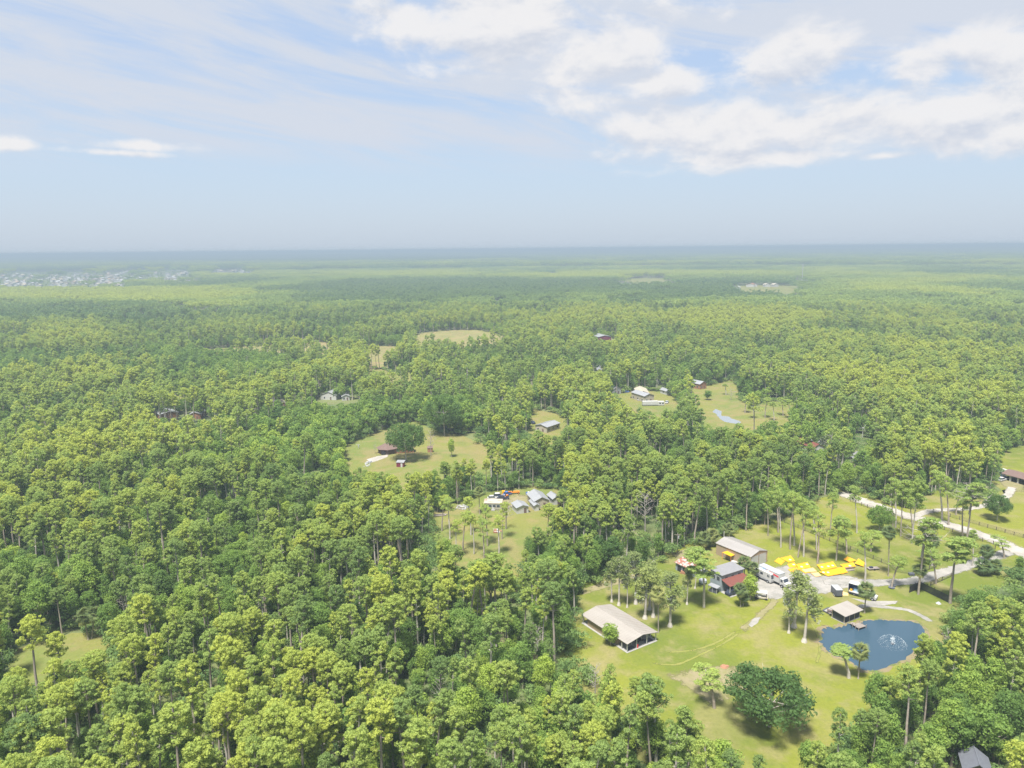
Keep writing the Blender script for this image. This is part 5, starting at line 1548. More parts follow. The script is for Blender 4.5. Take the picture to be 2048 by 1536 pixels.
for sy in (-1.01, 1.01): MB().box(h * .45, h * .66, sy - .02, sy + .02, 1.3, 1.9).build('cab_window', P_GLASS, t)
for x in (-h * .6, h * .75):
    for y in (-1.02, 1.02):
        w1 = MB().bar((x, y - .14, .45), (x, y + .14, .45), .45, n=14).build('wheel', P_BLACK, t); MB().bar((x, y - .15, .45), (x, y + .15, .45), .22, n=10).build('rim', P_SILV, w1)
for y in (-.75, .75): MB().box(h, h + .05, y - .15, y + .15, .8, 1.05).build('headlight', P_SILV, t)
bx = thing('open_box', 'white-roofed open-sided box with blue lining standing on the flatbed', 'container', Vector(mid) + Vector((math.cos(rz), math.sin(rz), 0)) * (-h * .62) + Vector((0, 0, 1.08)), rz)
MB().box(-1.6, 1.6, -1.15, 1.15, 2.3, 2.42).build('roof', P_WHITE, bx); MB().box(-1.6, 1.6, 1.05, 1.13, 0, 2.29).build('back_panel', P_BLUE, bx)
for x in (-1.55, 1.45): MB().box(x, x + .1, -1.13, 1.04, 0, 2.29).build('end_panel', P_NAVY, bx)
for x in (-1.64, 1.56):
    MB().box(x, x + .1, -1.22, -1.14, 0, 2.29).build('corner_post', P_WHITE, bx)
MB().box(-1.2, -.6, -.9, -.4, .02, .5).build('yellow_crate', P_YEL, bx); MB().box(-.3, .9, -.5, .5, .02, .9).build('machine', P_LBLUE, bx)
prop('orange_ramp', 'flat orange board lying between the cargo trailer and the flatbed truck', 'board', MB().slab([tuple(G(x, y, z) - G(1681, 1185)) for x, y, z in ((1682, 1190.5, .05), (1696.6, 1191, .05), (1696.4, 1186, .4), (1681, 1181.5, .4))], .05), [P_TANP], G(1681, 1185))

# yellow sign panels lying and leaning about
def zz(x, y): return (1540 + x / 10.24, 1090 + y / 10.24)
PANELS = [
 ([(90, 330), (230, 402), (312, 325), (175, 258)], P_YEL, [], 'leftmost yellow panel, small and square, on the grass behind the trucks'),
 ([(210, 265), (385, 352), (510, 325), (420, 213)], P_YEL, [(412, 300)], 'yellow panel with one round white mark behind the leftmost one'),
 ([(355, 388), (400, 465), (548, 440), (500, 352)], P_YEL, [(485, 400)], 'upper yellow panel with a white disc right beside the box truck'),
 ([(365, 492), (460, 577), (612, 500), (540, 450)], P_YEL, [], 'plain yellow panel at the gravel edge in front of the box truck'),
 ([(535, 395), (592, 495), (832, 462), (768, 348)], P_YEL, [(648, 445), (758, 395)], 'wide yellow panel with two white discs near the middle of the heap'),
 ([(600, 503), (728, 578), (830, 555), (690, 478)], P_YEL, [], 'narrow yellow panel under the pale boards'),
 ([(650, 497), (725, 560), (962, 540), (882, 462)], P_TANP, [], 'pale orange board lying over the narrow yellow panel'),
 ([(830, 566), (932, 648), (1053, 632), (985, 558)], P_TANP, [], 'pale orange board sloping on to the gravel'),
 ([(960, 405), (1058, 527), (1372, 452), (1290, 338)], P_YEL, [(1195, 435), (1285, 420), (1065, 450)], 'largest upper yellow panel with three white discs'),
 ([(1008, 545), (1190, 637), (1472, 582), (1392, 463)], P_YEL, [(1095, 560), (1190, 562)], 'largest lower yellow panel at the edge of the gravel'),
 ([(1398, 465), (1480, 587), (1592, 556), (1512, 443)], P_YEL, [], 'yellow panel attached right of the largest lower one'),
 ([(1433, 400), (1530, 472), (1757, 436), (1700, 348)], P_YEL, [(1638, 425)], 'yellow panel with a pale round mark right of the largest ones'),
 ([(1508, 290), (1640, 352), (1767, 315), (1585, 232)], P_YEL, [], 'crumpled yellow panel farthest back on the right'),
 ([(1738, 375), (1916, 437), (1937, 360), (1810, 278)], P_YEL, [], 'rightmost yellow panel, propped up on one edge'),
]
for i, (q, mt, discs, lab) in enumerate(PANELS):
    # lower edge rests on the ground, upper edge propped
    tilt = [.25, .5, .3, .2, .45, .15, .3, .2, .5, .45, .45, .4, .7, .9][i]; zb = 0.10 + 0.02 * i
    ys = [p[1] for p in q]; y0, y1 = min(ys), max(ys)
    pts = [G(*zz(*p), zb + tilt * (y1 - p[1]) / (y1 - y0)) for p in q]
    # plane through the first three, keep it planar
    b0 = Vector((pts[0].x, pts[0].y, 0))
    nrm = (pts[1] - pts[0]).cross(pts[2] - pts[0])
    p3 = pts[3]; p3.z = pts[0].z - (nrm.x * (p3.x - pts[0].x) + nrm.y * (p3.y - pts[0].y)) / nrm.z
    if nrm.z < 0: pts = pts[::-1]; nrm = -nrm
    t = thing('sign_panel', lab, 'panel', b0, 0, 'yellow panels heaped beside the gravel yard')
    MB().slab([tuple(p - b0) for p in pts], .07).build('sheet', mt, t)
    nn = nrm.normalized()
    cen = sum(pts, Vector()) / 4
    for k_, dq in enumerate(discs):
        r = ray(*zz(*dq)); C0 = Vector((0, 0, CAM_H)); rd = Vector(r)
        s_ = (pts[0] - C0).dot(nn) / rd.dot(nn); hit = C0 + rd * s_ - b0
        MB().bar(hit + nn * .005, hit + nn * .03, .42, n=14).build('round_mark', P_WHITE, t)
    for k_ in (0, 1):
        e0 = cen + (pts[(2 * k_ + 1) % 4] - cen) * .8; e1 = cen + (pts[(2 * k_ + 2) % 4] - cen) * .8
        MB().bar(e0 - b0 + nn * .02, e1 - b0 + nn * .02, .05, n=4).build('batten', P_ORANGE if mt is P_YEL else P_TANP, t)
prop('plank_stack', 'pale stack of boards right of the yellow panels', 'lumber', MB().box(0, 3.0, 0, .8, 0, .3), [P_WOOD], G(1693, 1143.5), .25)
prop('plank_stack', 'brown stack of boards under the yellow panel with the pale round mark', 'lumber', MB().box(0, 3.4, 0, .7, 0, .4), [P_BROWN], G(1690, 1139.5), .25)
t = thing('utility_trailer', 'small dark utility trailer on the grass right of the yellow panels', 'trailer', G(1746, 1139), .1)
MB().box(-1.8, 1.8, -.8, .8, .45, .6).build('deck', P_WOOD, t)
for y in (-.85, .85): MB().bar((0, y - .1, .32), (0, y + .1, .32), .32, n=12).build('wheel', P_BLACK, t)
MB().box(-1.2, -.2, -.4, .4, .61, 1.0).build('cargo', P_NAVY, t)
t = thing('fire_pit', 'round dark fire bowl on the grass below the driveway', 'fire pit', G(1783, 1176.5))
MB().bar((0, 0, 0), (0, 0, .35), .5, .9, n=14).build('bowl', P_CHAR, t); MB().bar((1.2, 1.4, 0), (1.2, 1.4, .4), .8, n=12).build('cover', P_CHAR, t)
prop('mower', 'grey machine on the lawn by the fence end', 'machine', MB().box(0, 1.6, 0, .9, .2, .8).bar((.3, -.1, .2), (.3, 1.0, .2), .2, n=10).bar((1.3, -.1, .2), (1.3, 1.0, .2), .2, n=10), [P_CHAR], G(1819, 1152))
prop('stump', 'pinkish tree stump on the bare patch of the near lawn', 'stump', MB().bar((0, 0, 0), (0, 0, .4), 1.0, .6, n=9).bar((.9, .3, 0), (.9, .3, .25), .5, .3, n=7), [P_TERRA], G(1448, 1334))
prop('blue_tarp', 'small pale blue tarp on the grass near the end of the black fence', 'tarp', MB().bar((0, 0, 0), (0, 0, .5), .8, .2, n=7), [P_SILV], G(1877, 1207))

# ------------------------------------------------------------------ pond pavilion and dock
f = fr((1689.4, 1230.8), (1720.5, 1218.8), (1669, 1217.0), 2.45)
t = thing('pond_pavilion', 'screened pavilion with pale sloping roof at the edge of the pond', 'pavilion', f.loc, f.rz)
MB().box(-.1, f.W + .1, -.1, f.L + .1, 0, .16).build('floor', P_CONC, t)
MB().slab([(-.5, -.6, 2.45), (f.W + .6, -.6, 2.45), (f.W + .6, f.L + .6, 2.95), (-.5, f.L + .6, 2.95)], .14).build('roof', P_ROOFB, t)
for i in range(4):
    x = .1 + (f.W - .2) * i / 3
    for y in (.05, f.L - .15): MB().box(x - .09, x + .09, y - .05, y + .13, .16, 2.3 + .4 * y / f.L).build('post', P_POST, t)
for i in range(3):
    x0 = .2 + (f.W - .2) * i / 3; x1 = (f.W - .2) * (i + 1) / 3
    MB().box(x0, x1, .06, .09, .16, 2.28).build('screen', P_SCREEN, t)
    MB().box(x0, x1, f.L - .09, f.L - .06, .16, 2.6).build('screen', P_SCREEN, t)
for x in (.06, f.W - .09): MB().box(x, x + .03, .2, f.L - .2, .16, 2.3).build('screen', P_SCREEN, t)
dk = [G(1645.5, 1222.4), G(1669.5, 1235.5), G(1683, 1229), G(1668, 1215.5), G(1657, 1217)]
b0 = Vector(dk[0])
t = thing('patio_deck', 'pale patio deck with dark edging left of the pavilion', 'deck', b0)
MB().slab([tuple(p - b0 + Vector((0, 0, .18))) for p in dk], .18).build('deck_floor', P_CONC, t)
for i in (0, 4): MB().bar(dk[i] - b0 + Vector((0, 0, .3)), dk[(i + 1) % 5] - b0 + Vector((0, 0, .3)), .16, n=4).build('edging', P_CHAR, t)
t = thing('picnic_bench', 'brown picnic bench on the patio deck beside the pavilion', 'table', G(1663, 1226, .18), -.5)
MB().box(-1.2, 1.2, -.4, .4, .72, .78).build('tabletop', P_BROWN, t)
for y in (-.75, .75): MB().box(-1.2, 1.2, y - .14, y + .14, .42, .47).build('bench_seat', P_BROWN, t)
for x in (-.8, .8): MB().box(x - .05, x + .05, -.75, .75, 0, .41).box(x - .05, x + .05, -.3, .3, .48, .71).build('leg_frame', P_DWOOD, t)
q = [G(1705.2, 1249, .75), G(1717.4, 1257, .75), G(1732.4, 1251.8, .75), G(1718.5, 1245, .75)]
b0 = Vector((q[0].x, q[0].y, 0))
t = thing('dock', 'grey wooden dock on posts over the pond', 'dock', b0)
nb = 14
for i in range(nb):
    a0, a1 = q[0].lerp(q[1], i / nb + .004), q[0].lerp(q[1], (i + 1) / nb - .004); c0, c1 = q[3].lerp(q[2], i / nb + .004), q[3].lerp(q[2], (i + 1) / nb - .004)
    MB().slab([tuple(p - b0) for p in (a0, a1, c1, c0)], .06).build('plank', P_WOOD, t)
for p in q + [q[0].lerp(q[1], .5), q[3].lerp(q[2], .5)]: MB().bar((p.x - b0.x, p.y - b0.y, 0.05), (p.x - b0.x, p.y - b0.y, 1.15), .10).build('post', P_WOOD, t)
w0 = G(1702, 1246.5, .6)
MB().slab([tuple(p - b0) for p in (G(1699, 1246, .6), G(1705.5, 1249.5, .68), G(1711, 1247.4, .68), G(1705, 1243.5, .6))], .08).build('gangway', P_WOOD, t)
MB().bar(G(1704, 1249, .3) - b0, G(1704, 1249, 1.7) - b0, .08).build('rail_post', P_WOOD, t)
# fountain
M_FOAM = bpy.data.materials.new('water_spray'); M_FOAM.use_nodes = True
bb = M_FOAM.node_tree.nodes['Principled BSDF']; bb.inputs['Base Color'].default_value = (0.8, 0.85, 0.88, 1); bb.inputs['Roughness'].default_value = 0.4
fx = G(1785, 1288, .1)
t = thing('fountain', 'small fountain throwing a ring of spray on the pond', 'fountain', fx)
MB().bar((0, 0, 0), (0, 0, .25), .35, n=12).build('float', P_CHAR, t)
V = []; F = []
for i in range(1500):
    a_ = rng.uniform(0, 2 * PI); k = rng.beta(5, 1.3); r = 3.4 * k
    z = 1.6 * (1 - (2 * k - 1) ** 2) * rng.uniform(.85, 1.0) + .02
    if k > .93: r += rng.uniform(-.3, .3); z = rng.uniform(.01, .15)
    s_ = .026; o_ = len(V); p = Vector((math.cos(a_) * r, math.sin(a_) * r, z))
    for _ in range(3): V.append(p + Vector(rng.normal(size=3) * s_))
    F.append((o_, o_ + 1, o_ + 2))
for i in range(260):
    o_ = len(V); p = Vector((rng.normal() * .25, rng.normal() * .25, rng.uniform(.1, 1.9)))
    for _ in range(3): V.append(p + Vector(rng.normal(size=3) * .06))
    F.append((o_, o_ + 1, o_ + 2))
sp = link('spray', add_mesh('spray', [tuple(v) for v in V], F, [M_FOAM]), t); sp['kind'] = 'stuff'

# ------------------------------------------------------------------ fences
def rail_fence(label, pts, h=1.35, rails=3, step=2.6):
    P = [G(*p) for p in pts]; b0 = Vector(P[0])
    t = thing('rail_fence', label, 'fence', b0, 0, 'dark rail fences round the pasture')
    for i in range(len(P) - 1):
        a, b = P[i] - b0, P[i + 1] - b0; L = (b - a).length; n = max(1, int(L / step))
        for j in range(n + (1 if i == len(P) - 2 else 0)):
            p = a.lerp(b, j / n)
            o = link('post', POSTM, t, p)
        for r in range(rails):
            z = h * (.35 + .6 * r / (rails - 1))
            MB().bar((a.x, a.y, z), (b.x, b.y, z), .055, n=4).build('rail', P_DWOOD, t)
    return t
POSTM = MB().box(-.08, .08, -.08, .08, 0, 1.4).mesh('fence_post', P_DWOOD)
rail_fence('dark rail fence running down through the middle of the pasture', [(1556, 1040), (1610, 1062), (1672, 1088), (1730, 1112), (1779, 1132)])
rail_fence('dark rail fence climbing along the forest edge at the top left of the pasture', [(1563, 1040), (1580, 1030), (1600, 1019), (1622, 1012)])
rail_fence('dark rail fence on the near side of the white sand road', [(1700, 1003), (1771, 1029), (1840, 1049), (1905, 1064), (1965, 1083), (2008, 1095)])
rail_fence('dark rail fence on the far side of the white sand road', [(1866, 1025), (1900, 1034), (1958, 1051), (2046, 1076), (2100, 1092)])
rail_fence('dark rail fence section above the driveway behind the tall red-barked pine', [(1779, 1132), (1792, 1144), (1826, 1150), (1845, 1144), (1872, 1135)], rails=3)
rail_fence('grey rail fence section above the driveway towards the sand road', [(1915, 1113), (1930, 1109), (1962, 1103), (1990, 1099)])
rail_fence('short dark rail fence below the driveway inside the black metal fence', [(1861, 1172), (1884, 1162), (1902, 1154)])
def black_fence(label, pts, h=2.3):
    P = [G(*p) for p in pts]; b0 = Vector(P[0])
    t = thing('metal_fence', label, 'fence', b0)
    for i in range(len(P) - 1):
        a, b = P[i] - b0, P[i + 1] - b0; L = (b - a).length; n = max(1, round(L / 2.4))
        for j in range(n):
            p, q_ = a.lerp(b, j / n), a.lerp(b, (j + 1) / n)
            d = (q_ - p).normalized()
            MB().bar((p.x, p.y, 0), (p.x, p.y, h + .35), .07, n=5).build('post', P_BLKM, t)
            m = MB(); nb = 16
            for k in range(nb):
                c = p.lerp(q_, (k + .5) / nb); w_ = d * .055; nn = Vector((-d.y, d.x, 0)) * .012
                m.add([c - w_ - nn, c + w_ - nn, c + w_ + nn, c - w_ + nn] + [v + Vector((0, 0, h - .1)) for v in (c - w_ - nn, c + w_ - nn, c + w_ + nn, c - w_ + nn)],
                      [(0, 3, 2, 1), (4, 5, 6, 7), (0, 1, 5, 4), (1, 2, 6, 5), (2, 3, 7, 6), (3, 0, 4, 7)])
            for z in (.3, h - .35): m.bar(p + Vector((0, 0, z)), q_ + Vector((0, 0, z)), .03, n=4)
            m.build('panel', P_BLKM, t)
    MB().bar((b.x, b.y, 0), (b.x, b.y, h + .35), .07, n=5).build('post', P_BLKM, t)
black_fence('tall black metal fence turning a corner below the driveway', [(1818.6, 1185.6), (1839, 1177.2), (1897.8, 1206)])
def pole(label, bx, by, tx, ty, cross=True, name='utility_pole', cat='pole', mat=None):
    b, H, lx = tree_h(bx, by, tx, ty)
    t = thing(name, label, cat, b); MB().bar((0, 0, 0), (0, 0, H), .15, .10, n=7).build('shaft', mat or P_WOOD, t)
    if cross:
        MB().box(-1.0, 1.0, -.06, .06, H - .7, H - .55).build('crossarm', mat or P_WOOD, t)
        MB().bar((.35, 0, H - 1.9), (.35, 0, H - 1.0), .22, n=10).build('transformer', P_SILV, t)
pole('wooden power pole with grey transformer at the forest edge above the shed', 1354, 1112, 1356, 1066)
pole('white bare pole behind the ridge of the metal building', 1447.5, 1082, 1447.5, 1063, False, 'pale_pole', mat=P_WHITE)
pole('pale post by itself behind the metal building, right of the taller one', 1458, 1078, 1458, 1067, False, 'pale_post', mat=P_WHITE)
pole('thin white pole with a crossbar on the lawn left of the brown-roofed house', 716.5, 897, 716.5, 887, True, 'pale_cross_pole', mat=P_WHITE)
pole('white leaning pole standing above the pines on the left', 434, 1115, 434, 1086, False, 'white_pole', mat=P_WHITE)

# ------------------------------------------------------------------ brown-roofed house in the glade
f = fr((777, 909), (786, 905), (764, 903), 2.6)
t = thing('brown_roofed_house', 'house with rounded brown shingle roof beside the lone oak', 'house', G(775, 909), .15)
V = MB().bar((0, 4, 0), (0, 4, 2.6), 4.6, n=8).build('wall', P_BROWN, t)
MB().bar((0, 4, 2.61), (0, 4, 5.0), 5.6, .5, n=8).build('roof', P_BROWN, t)
MB().box(3.5, 13, 1.0, 5.5, 0, 2.7).build('brick_wing', P_TERRA, t)
MB().slab([(3.2, .6, 2.75), (13.4, .6, 2.75), (13.4, 3.3, 3.8), (3.2, 3.3, 3.8)], .1).slab([(3.2, 3.31, 3.8), (13.4, 3.31, 3.8), (13.4, 6, 2.75), (3.2, 6, 2.75)], .1).build('wing_roof', P_BROWN, t)
for x in (5, 8, 11): window(t, x, 1.0, 1.0, 1.1, 1.1, 'y')
MB().box(-3, -1, -.62, -.5, .05, 2.0).build('garage_door', P_DARK, t)
b = G(860, 905)
t = thing('brick_chimney_shed', 'small orange brick hut at the right edge of the lone oak', 'hut', b)
MB().box(-1.2, 1.2, 0, 2, 0, 2.2).build('wall', P_TERRA, t); MB().slab([(-1.4, -.2, 2.3), (1.4, -.2, 2.3), (1.4, 2.2, 2.9), (-1.4, 2.2, 2.9)], .1).build('roof', P_BROWN, t)
f = fr((793, 934), (807, 934.5), (793, 929), 0)
t = thing('garden_shed', 'little maroon shed with white roof on the grass below the lone oak', 'shed', f.loc, f.rz)
MB().box(0, f.W, 0, 2.6, 0, 2.2).build('wall', P_MAROON, t)
MB().slab([(-.2, -.2, 2.3), (f.W + .2, -.2, 2.3), (f.W + .2, 2.8, 2.7), (-.2, 2.8, 2.7)], .1).build('roof', P_WHITEROOF, t)
MB().box(f.W * .6, f.W * .6 + .9, -.05, -.004, .05, 1.9).build('door', P_WHITE, t)

# ------------------------------------------------------------------ homestead in the middle wood
f = fr((968, 1006), (1003, 1006.5), (971, 998.5), 2.9)
t = thing('mobile_home', 'beige mobile home with rust-stained flat roof in the homestead clearing', 'mobile home', f.loc, f.rz)
MB().box(0, f.W, 0, f.L, .3, 2.8).build('wall', P_BEIGE, t); MB().slab([(-.2, -.2, 2.9), (f.W + .2, -.2, 2.9), (f.W + .2, f.L + .2, 3.1), (-.2, f.L + .2, 3.1)], .1).build('roof', P_STRAW, t)
for i in range(4): window(t, f.W * (.12 + .23 * i), 0, 1.3, 1.2, .9, 'y')
MB().box(f.W * .45, f.W * .45 + .9, -.06, -.005, .4, 2.3).build('door', P_WHITE, t); MB().box(f.W * .45 - .2, f.W * .45 + 1.2, -.9, -.07, 0, .35).build('step', P_CONC, t)
f = fr((1034, 1015), (1057, 1012), (1032, 1004.5), 2.7)
simple_house('white_shed', 'white shed with pale blue metal roof in front of the homestead', 'shed', f, 2.7, .8, P_WHITE, P_WHITEROOF, wins=False)
f = fr((1069, 1002), (1098, 999), (1068, 985), 3.2)
simple_house('homestead_house', 'white-roofed homestead house among the pines at the clearing edge', 'house', f, 3.2, 1.4, P_BEIGE, P_WHITEROOF)
f = fr((1069, 1010), (1078, 1009), (1066, 999), 2.5)
simple_house('porch_annex', 'narrow white annex sticking out in front of the homestead house', 'shed', f, 2.4, .5, P_WHITE, P_WHITEROOF, wins=False, door=False)
f = fr((1106, 996), (1121, 994), (1105, 986), 3.0)
simple_house('pale_outbuilding', 'pale outbuilding right of the homestead house behind a palm', 'shed', f, 2.8, 1.0, P_WHITE, P_WHITEROOF, wins=False)
car('white_car', 'white car at the left of the row behind the mobile home', G(986, 998), .1, 4.5, 1.8, 1.45, P_WHITE, group='cars behind the mobile home')
car('white_van', 'white van at the right of the row behind the mobile home', G(998, 996.5), .1, 5.2, 2.0, 2.2, P_WHITE, 'van', 'cars behind the mobile home')
car('dark_pickup', 'dark blue pickup right behind the mobile home roof', G(1006, 998.5), .15, 5.0, 1.9, 1.6, P_NAVY, 'pickup', 'cars behind the mobile home')
car('blue_car', 'bright blue small car beside the orange machine', G(1015, 990), .6, 3.6, 1.7, 1.5, P_BLUE)
tractor('orange_digger', 'orange tractor-like machine at the back of the homestead clearing', G(1027, 988), .1, P_ORANGE, 5.0)
tractor('red_tiller', 'small orange-red machine behind the mobile home', G(1012, 996), 1.0, P_ORANGE, 2.4)
prop('yellow_bin', 'yellow bin among the machines behind the mobile home', 'bin', MB().box(0, 1.2, 0, 1.2, 0, 1.6), [P_YEL], G(1004, 990))
prop('blue_barrel', 'blue barrel on the dirt left of the homestead house', 'barrel', MB().bar((0, 0, 0), (0, 0, 1.0), .5, n=10), [P_BLUE], G(1054, 989))
prop('white_tank', 'white tank beside the blue barrel', 'tank', MB().bar((0, 0, 0), (0, 0, 1.5), .55, n=10), [P_WHITE], G(1057.5, 990.5))
def junk(label, x0, y0, x1, y1, n, mats, name='debris_heap', cat='debris'):
    p = G((x0 + x1) / 2, (y0 + y1) / 2); m = MB()
    q0, q1 = G(x0, y1), G(x1, y0)
    for i in range(n):
        cx = rng.uniform(q0.x, q1.x) - p.x; cy = rng.uniform(min(q0.y, q1.y), max(q0.y, q1.y)) - p.y
        a = rng.uniform(.3, 1.3); b = rng.uniform(.15, .8); m.mat(i % len(mats)).box(cx, cx + a, cy, cy + b, 0, rng.uniform(.15, .8))
    o = m.build(name, mats); o.location = p
    tag(o, label, cat, kind='stuff')
junk('pale heap of scrap at the left end of the homestead clearing', 909, 1012, 932, 1020, 40, [P_WHITE, P_WOOD, P_SILV])
junk('scattered scrap between the mobile home and the white shed', 1003, 1010, 1030, 1020, 26, [P_BEIGE, P_WOOD, P_TERRA])
junk('pinkish rubble on the grass of the homestead clearing', 986, 1061, 998, 1067, 18, [P_TERRA, P_WHITE])
prop('log_pile', 'grey logs lying on the left edge of the homestead clearing', 'logs', MB().bar((0, 0, .3), (5, .6, .3), .3).bar((.5, 1, .25), (5.5, 1.7, .25), .25).bar((.2, .5, .7), (4.5, 1.0, .7), .22), [P_WOOD], G(866, 1034), .1)
junk('white odds and ends under the trees below the driveway of the brown-roofed house', 726, 908 + 16, 742, 934, 20, [P_WHITE, P_SILV])

# ------------------------------------------------------------------ houses farther back
def hs(label, a, b, c, z, h, rise, wall, roof, name='far_house', cat='house', **kw):
    return simple_house(name, label, cat, fr(a, b, c, z), h, rise, wall, roof, **kw)
hs('white-roofed workshop with pale walls in a small clearing right of the glade', (1070.5, 850), (1093.6, 854), (1078.6, 838.7), 3.4, 3.4, 1.0, P_BEIGE, P_WHITEROOF, 'white_workshop', 'building', rib=1.2)
car('blue_pickup', 'dark blue pickup parked left of the white-roofed workshop', G(1064, 847), 2.1, 5.0, 1.9, 1.6, P_NAVY, 'pickup')
hs('tiny brown-roofed hut left of the white-roofed workshop', (1032, 853), (1038, 855), (1034, 848), 2.4, 2.4, .8, P_WHITE, P_BROWN, 'small_hut', 'hut', wins=False)
hs('long white-roofed house with orange wall in the left woods', (320, 829), (356, 824), (322, 820), 3.2, 3.2, 1.2, P_TERRA, P_WHITEROOF)
hs('white-roofed brick house right beside the long white-roofed one', (378, 829), (401, 828), (380, 817), 3.2, 3.2, 1.4, P_TERRA, P_WHITEROOF)
hs('large white-roofed house on the left beyond the bright green trees', (641, 789), (672, 790), (650, 773), 3.6, 3.6, 2.2, P_WHITE, P_WHITEROOF)
hs('small white-roofed garage right of the large white-roofed house', (684, 793), (699, 792), (683, 783), 3.0, 3.0, 1.2, P_WHITE, P_WHITEROOF)
hs('little pale house left of the large white-roofed house', (568, 778), (579, 777), (569, 772), 3.0, 3.0, 1.2, P_BEIGE, P_WHITEROOF)
hs('pinkish shed below the little pale house', (561, 807), (572, 806), (562, 801), 2.6, 2.6, 1.0, P_TERRA, P_BEIGE)
hs('low dark-roofed house half lost in the left woods', (529, 804), (548, 803), (531, 797), 3.0, 3.0, 1.2, P_BROWN, P_GREYROOF)
hs('house with pale rust-edged roof above the white trailer', (1275, 786), (1298, 786), (1279, 776), 3.6, 3.6, 1.4, P_REDROOF, P_BEIGE)
hs('two-storey pinkish house with white roof next to the white trailer', (1289, 792), (1308, 790), (1292, 781), 4.5, 4.5, 1.3, P_BEIGE, P_WHITEROOF)
hs('grey metal barn left of the rust-edged house', (1227, 778), (1242, 776), (1230, 766), 4.0, 4.0, 1.4, P_SILV, P_GREYROOF)
t = thing('white_caravan', 'long white caravan with a door end on the grass of the far yard', 'trailer', G(1303, 811), .05)
MB().box(-6, 4, -1.2, 1.2, .5, 3.0).build('body', P_WHITE, t); MB().box(4.02, 8, -1.3, 1.3, .3, 2.7).build('front_cabin', P_WHITE, t)
for x in (4.8, 6.6): MB().box(x, x + .9, -1.36, -1.31, 1.2, 2.1).build('window', P_GLASS, t)
MB().box(-6, 4, -1.23, -1.21, 1.0, 1.3).build('stripe', P_SILV, t)
for x in (-2, -1): MB().bar((x, -1.15, .4), (x, 1.15, .4), .4, n=12).build('wheel', P_BLACK, t)
car('black_car', 'black car at the left of the far yard', G(1268, 796), 0, 4.6, 1.8, 1.45, P_BLACK)
car('white_sedan', 'small white car left of the white caravan', G(1281, 801), .4, 4.2, 1.8, 1.4, P_WHITE)
car('blue_sedan', 'blue car under the trees behind the black car', G(1252, 785), .2, 4.4, 1.8, 1.4, P_BLUE)
car('teal_pickup', 'pale teal pickup right of the white caravan', G(1334, 806), 1.2, 4.8, 1.8, 1.6, P_SILV, 'pickup')
hs('white house behind the far meadow under a big oak', (1380, 762), (1392, 761), (1382, 754), 3.2, 3.2, 1.4, P_WHITE, P_WHITEROOF)
hs('rusty brown barn at the corner of the far meadow', (1400, 768), (1413, 766), (1403, 751), 4.0, 4.0, 1.6, P_TERRA, P_WHITEROOF)
car('maroon_car', 'maroon car in front of the white house by the far meadow', G(1386, 771), 0, 4.6, 1.8, 1.45, P_MAROON)
hs('small yellowish hut above the left trees of the far yard', (1195, 740), (1203, 740), (1196, 731), 3.0, 3.0, 1.0, P_BROWN, P_WHITEROOF)
hs('small pale cottage between the pines above the far yard', (1306, 760), (1318, 760), (1308, 754), 3.0, 3.0, 1.2, P_WHITE, P_WHITEROOF)
hs('small white cottage right of the rust-edged house', (1333, 782), (1343, 781), (1334, 777), 2.8, 2.8, 1.0, P_WHITE, P_WHITEROOF)
hs('blue-roofed house alone in the distant wood', (1197, 674), (1222, 673), (1200, 666), 4.0, 4.0, 1.6, P_MAROON, P_WHITEROOF)
hs('rust-red roofed house under bare trees at the right', (1626, 895), (1648, 893), (1616, 879), 3.2, 3.2, 1.6, P_WHITE, P_REDROOF)
hs('white metal roofed barn behind the rust-red roofed house', (1636, 884), (1650, 882), (1632, 873), 3.4, 3.4, 1.4, P_WHITE, P_WHITEROOF)
hs('grey-roofed house with cream wall left of the leafless tree', (1694, 916), (1712, 921), (1703, 905), 3.2, 3.2, 1.4, P_BEIGE, P_GREYROOF)
hs('pinkish roofed wing right of the grey-roofed house', (1720, 914), (1737, 913), (1722, 907), 3.0, 3.0, 1.2, P_TERRA, P_GREYROOF)
hs('dark slate-roofed house cut by the bottom edge at the right', (1930, 1536), (1984, 1548), (1922, 1503), 4.6, 4.6, 1.5, P_BEIGE, P_DGREYROOF)
hs('low pale roof between the trees left of the white-roofed workshop', (1003, 838), (1016, 838), (1004, 834), 2.6, 2.6, .8, P_BEIGE, P_WHITEROOF)

# brown-roofed garage with white columns
f = fr((2006, 946), (2052, 958.5), (2014.7, 937), 2.8)
t = thing('open_garage', 'brown-roofed carport with white columns at the right edge', 'carport', f.loc, f.rz)
gable = MB()
gable.slab([(-.4, -.6, 2.7), (f.W + .4, -.6, 2.7), (f.W + .4, f.L * .5, 4.0), (-.4, f.L * .5, 4.0)], .15).slab([(-.4, f.L * .5 + .01, 4.0), (f.W + .4, f.L * .5 + .01, 4.0), (f.W + .4, f.L + .6, 2.7), (-.4, f.L + .6, 2.7)], .15)
gable.build('roof', P_BROWN, t)
for i in range(4): MB().box(f.W * i / 3 - .3, f.W * i / 3 + .3, 0, .5, 0, 2.6).build('column', P_WHITE, t)
MB().box(0, f.W, f.L - .2, f.L, 0, 2.6).build('back_wall', P_BEIGE, t)
car('white_suv', 'white car on the drive before the brown-roofed carport', G(2004, 961), .5, 4.6, 1.8, 1.5, P_WHITE)
car('white_pickup', 'second white car right behind the first on the carport drive', G(2013, 958.5), .5, 4.8, 1.9, 1.6, P_WHITE)
car('blue_van', 'bright blue car inside the left bay of the carport', G(2004, 952.5), 1.3, 4.2, 1.7, 1.5, P_BLUE)
t = thing('boat_on_trailer', 'white boat on a trailer left of the carport', 'boat', G(1998, 945), .2)
